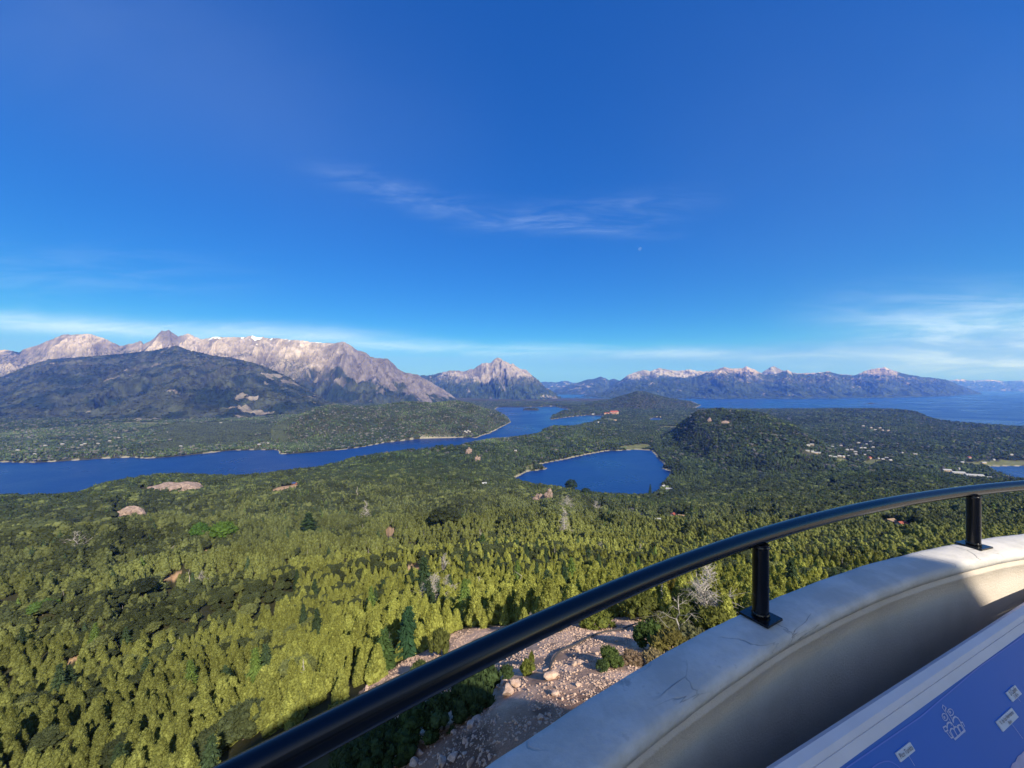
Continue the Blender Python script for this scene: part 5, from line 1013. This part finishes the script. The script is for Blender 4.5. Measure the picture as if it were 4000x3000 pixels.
# information panel
def ray(px, py): return np.array([(px-CX)/FX, 1, -(py-HY)/FX])
DR, TILT = 1.0, R_(54)
pa, pb = ray(3039, 3000), ray(4000, 2371); pa = pa*(-DR/pa[2]); pb = pb*(-DR/pb[2]); e1 = (pb-pa)/np.linalg.norm(pb-pa)
hv = np.array([e1[1], -e1[0], 0]); e2 = hv*math.cos(TILT)+np.array([0, 0, -math.sin(TILT)]); nv = np.cross(e1, -e2)
O3 = pa+np.array([0, 0, CAMZ])
def uv(px, py): d = ray(px, py); q = d*((pa@nv)/(d@nv))-pa; return np.array([q@e1, q@e2])
def on(u_, v_, h_=0.0): return e1*u_+e2*v_+nv*h_
pan = empty('information_panel', O3); tag(pan, 'tilted blue information panel with a white border inside the parapet', 'information panel')
U0, U1 = -.75, 2.9; V1 = .80
def pbox(u0, u1, v0, v1, h0, h1):
    b = MB(); P = [on(u_, v_, h_) for h_ in (h0, h1) for u_, v_ in ((u0, v0), (u1, v0), (u1, v1), (u0, v1))]; b.add(P, [(0, 1, 2, 3), (4, 7, 6, 5), (0, 4, 5, 1), (1, 5, 6, 2), (2, 6, 7, 3), (3, 7, 4, 0)]); return b
wpm, N, p, o = mat('white_border_paint', (.58, .55, .57), .6, .3); n1_ = N.noise(geo(N), 220, 4, .7); n2_ = N.noise(geo(N), 5, 5); bump(N, p, n1_, .3, .002); N.l(scale_col(N, (.74, .68, .68), N.m('ADD', N.m('MULTIPLY', n2_, .3), .85)), p.inputs['Base Color'])
bw = [uv(3039, 3000)[1], uv(3111, 3000)[1], uv(3176, 3000)[1], uv(3277, 3000)[1]]
b = MB(); S5 = [(0.0, -.03), (0.0, -.012), (bw[1], 0.0), (bw[2]-.0015, .0), (bw[2], -.0025), (bw[2]+.0015, -.0), (bw[3], .0005), (bw[3], -.03)]
us = np.linspace(U0, U1, 60); V = np.array([[on(u_, v_, h_) for v_, h_ in S5] for u_ in us]).reshape(-1, 3); k = len(S5); i = np.arange(59)[:, None]*k; j = np.arange(k-1)[None, :]
b.add(V, np.stack([i+j, i+j+1, i+k+j+1, i+k+j], -1).reshape(-1, 4)); b.build('border', wpm, pan)
pbox(U0, U1, V1-.05, V1, -.03, .0).build('border', wpm, pan)
blm, N, p, o = mat('blue_print', (.02, .11, .52), .4, .18); n2_ = N.noise(geo(N), 3.0, 3); N.l(N.mix(n2_, (.012, .125, .50, 1), (.02, .14, .54, 1)), p.inputs['Base Color'])
pbox(U0, U1, bw[3]+.001, V1-.051, -.03, -.004).build('board', blm, pan)
pbox(.2, .34, .3, .44, -.75, -.031).build('leg', wpm, pan); pbox(1.9, 2.04, .3, .44, -.75, -.031).build('leg', wpm, pan)
lbm = plain('label_white', (.62, .63, .68), .45, .06, 20); ink = plain('dark_ink', (.03, .028, .05), .5, .1, 9); wln = plain('white_ink', (.52, .55, .72), .45, .1, 9); sln = plain('sky_blue_ink', (.12, .21, .66), .45, .1, 9); pkm = plain('map_snow_print', (.42, .38, .56), .45, .35, 30)
def lettering(txt, c, size, parent, m):
    cu = bpy.data.curves.new('lettering', 'FONT'); cu.body = txt; cu.size = size; cu.align_x = 'CENTER'; cu.align_y = 'CENTER'; cu.space_line = .8
    o = bpy.data.objects.new('lettering', cu); COL.objects.link(o); cu.materials.append(m); o.parent = parent
    from mathutils import Matrix
    M = Matrix(((e1[0], -e2[0], nv[0], 0), (e1[1], -e2[1], nv[1], 0), (e1[2], -e2[2], nv[2], 0), (0, 0, 0, 1))); q = on(c[0], c[1], .0012); M.translation = q; o.matrix_local = M
def ribbon(b, pts, w, h=-.0025):
    P = np.array(pts, float)
    for a_, c_ in zip(P[:-1], P[1:]):
        d = c_-a_; L = np.hypot(*d)
        if L < 1e-6: continue
        nrm = np.array([-d[1], d[0]])/L*w/2; ex = d/L*w*.3
        b.add([on(*(a_-ex+nrm), h), on(*(a_-ex-nrm), h), on(*(c_+ex-nrm), h), on(*(c_+ex+nrm), h)], [(0, 1, 2, 3)])
for c4, rows_, leader in (([(3501, 2943), (3555, 2897), (3577, 2931), (3520, 2978)], [('Pico Turista', 0, .0155)], .022), ([(3930, 2704), (3964, 2673), (3994, 2712), (3959, 2745)], [('\u2206 Capilla', -.006, .017), ('2.167m', .007, .0125)], .012), ([(3892, 2818), (3950, 2760), (3981, 2803), (3923, 2862)], [('V. de las Hermanas', -.005, .0145), ('Bah\u00eda', .007, .0115)], .04)):
    Q = np.array([uv(*q) for q in c4]); c0 = Q.mean(0); w = np.linalg.norm(Q[1]-Q[0]); h_ = max(np.linalg.norm(Q[3]-Q[0])*.9, .020)
    lb = pbox(c0[0]-w/2, c0[0]+w/2, c0[1]-h_/2, c0[1]+h_/2, -.004, -.0005).build('place_label', lbm, pan)
    for t_, dv, s_ in rows_: lettering(t_, (c0[0], c0[1]+dv), s_, lb, ink)
    b = MB(); ribbon(b, [(c0[0]+w*.06, c0[1]+h_/2), (c0[0]+w*.06, c0[1]+h_/2+leader)], .0015); b.build('leader_line', wln, pan)
b = MB(); ribbon(b, [uv(3310, 3000), uv(3600, 2800), uv(3830, 2604), uv(4000, 2486)], .0028); b.build('frame_line', sln, pan)
b = MB(); ribbon(b, [uv(3412, 3000), uv(3425, 2990), uv(3440, 2981), uv(3458, 2975), uv(3475, 2974), uv(3490, 2979), uv(3505, 2988), uv(3518, 2999), uv(3530, 3012)], .0025); b.build('ridge_line', sln, pan)
def z4(x, yv): return uv(3300+x*.3165, 2600+yv*.3165)
b = MB()
def loop(pts, w=.0026, close=False): ribbon(b, [z4(*q) for q in (pts+pts[:1] if close else pts)], w)
def oval(c_, rx, ry, rot=0, n=18, a0=0, a1=360): 
    q = []
    for k in range(n+1):
        t_ = R_(a0+(a1-a0)*k/n); x, yv = rx*math.cos(t_), ry*math.sin(t_); q.append((c_[0]+x*math.cos(rot)-yv*math.sin(rot), c_[1]+x*math.sin(rot)+yv*math.cos(rot)))
    return q
loop([(1222, 487), (1215, 520), (1245, 565), (1262, 520), (1222, 487)]); loop(oval((1318, 575), 32, 42, -.4)); loop(oval((1245, 635), 30, 46, -.4)); loop([(1250, 565), (1310, 680), (1330, 740)]); loop([(1268, 560), (1330, 650), (1350, 700)]); loop(oval((1310, 575), 9, 12)); loop(oval((1240, 640), 8, 12))
loop([(1275, 765), (1275, 720), (1295, 700), (1330, 710), (1355, 750), (1360, 770)], .004); loop([(1350, 700), (1350, 650), (1375, 628), (1410, 650), (1435, 690), (1440, 705)], .004)
for k in range(3):
    x0 = 1300+k*46-(k == 2)*0; y0 = 790-k*22
    loop([(x0+60, y0+105), (x0+12, y0+20), (x0+20, y0-8), (x0+40, y0-14), (x0+58, y0+0), (x0+100, y0+75)], .0036)
loop([(1400, 740), (1440, 815)], .0036); loop([(1370, 912), (1430, 860), (1442, 846), (1495, 800)], .0045); loop([(1370, 912), (1350, 880)], .004); loop([(1495, 800), (1440, 705)], .004); loop([(1225, 765), (1260, 745), (1285, 800), (1250, 815)], .0032, True); loop([(1262, 810), (1290, 850), (1325, 895), (1345, 885), (1300, 820)], .0032); loop([(1440, 705), (1465, 700), (1490, 750)], .003)
b.build('emblem', wln, pan)
b = MB()                                                   # pale snow peaks of the printed panorama, lower right
pk = [z4(2060, 1264), z4(2085, 1210), z4(2120, 1190), z4(2150, 1120), z4(2190, 1095), z4(2240, 1040), z4(2330, 1100), z4(2420, 1180), z4(2420, 1300), z4(2060, 1300)]
c_ = np.mean(pk, 0); b.add([on(*q, -.0028) for q in pk]+[on(*c_, -.0028)], [(i, (i+1) % 10, 10) for i in range(10)]); b.build('printed_peaks', pkm, pan)

# ------------------------------------------------------------------ the building behind the viewer, whose shade covers the balcony
bd = empty('lookout_building', (0, -3.4, ZF)); tag(bd, 'plastered lookout building with a pitched roof behind the balcony', 'building')
xr, xl, pkx = 7.2, 1.7, 4.4; zr_, zp_, zl_ = 1.74+1.62, 3.64+1.62, 2.6+1.62
b = MB(); O = [(xl, 0), (xr, 0), (xr, zr_), (pkx, zp_), (xl, zl_)]
Vv = [(x, yv, zz) for yv in (0, -7.0) for x, zz in O]; b.add(Vv, [(0, 1, 6, 5), (1, 2, 7, 6), (4, 0, 5, 9)]); b.add(Vv, [(0, 3, 2), (0, 2, 1), (0, 4, 3), (5, 7, 8), (5, 6, 7), (5, 8, 9)]); b.build('wall', pm, bd)
b = MB()
for (x0, z0), (x1, z1) in (((xr+.35, zr_-.24), (pkx, zp_)), ((pkx, zp_), (xl-.4, zl_-.2))):
    b.add([(x0, .35, z0+.02), (x1, .35, z1+.02), (x1, -7.3, z1+.02), (x0, -7.3, z0+.02), (x0, .35, z0+.16), (x1, .35, z1+.16), (x1, -7.3, z1+.16), (x0, -7.3, z0+.16)], [(0, 1, 2, 3), (4, 7, 6, 5), (0, 4, 5, 1), (1, 5, 6, 2), (2, 6, 7, 3), (3, 7, 4, 0)])
b.build('roof', ROOFM['dark'], bd)
b = MB(); b.box((2.6, .04, 1.05), (.95, .08, 2.1)); b.build('door', WALLM['red'], bd)
for x in (1.4, 4.0, 5.6): b = MB(); b.box((x, .03, 1.5), (1.3, .06, 1.1)); b.build('window', M_WIN, bd)

# ------------------------------------------------------------------ the daytime moon and the air
mo, N, p, o = mat('moon_ground', rough=1); df = N.n('ShaderNodeBsdfDiffuse'); df.inputs['Color'].default_value = (.20, .21, .23, 1); tp = N.n('ShaderNodeBsdfTransparent'); ad = N.n('ShaderNodeAddShader'); N.l(df.outputs[0], ad.inputs[0]); N.l(tp.outputs[0], ad.inputs[1]); N.l(ad.outputs[0], o.inputs['Surface'])
nm = N.noise(objc(N), 1.6, 3); N.l(N.mix(N.ramp(nm, .4, .6), (.022, .025, .028, 1), (.055, .058, .062, 1)), df.inputs['Color'])
V, F = ico(3); md_ = ray(2500, 972); md_ = md_/np.linalg.norm(md_)*90000; o = link('moon', npmesh('moon', V*90000*math.tan(R_(.235)), F, True), mo, None, md_+np.array([0, 0, CAMZ])); tag(o, 'pale half-lit daytime moon in the blue sky right of centre', 'moon')
b = MB(); b.box((0, 17000, 865), (90000, 44000, 1790)); hz = b.mesh('haze'); hm = bpy.data.materials.new('haze_air'); hm.use_nodes = True; N = NT(hm.node_tree)
pv = N.n('ShaderNodeVolumePrincipled'); pv.inputs['Color'].default_value = (.085, .235, 1, 1); pv.inputs['Absorption Color'].default_value = (1, 1, 1, 1); pv.inputs['Density'].default_value = 4.8e-5; pv.inputs['Anisotropy'].default_value = 0.0
o = N.n('ShaderNodeOutputMaterial'); N.l(pv.outputs[0], o.inputs['Volume']); tag(link('haze', hz, hm), kind='stuff')
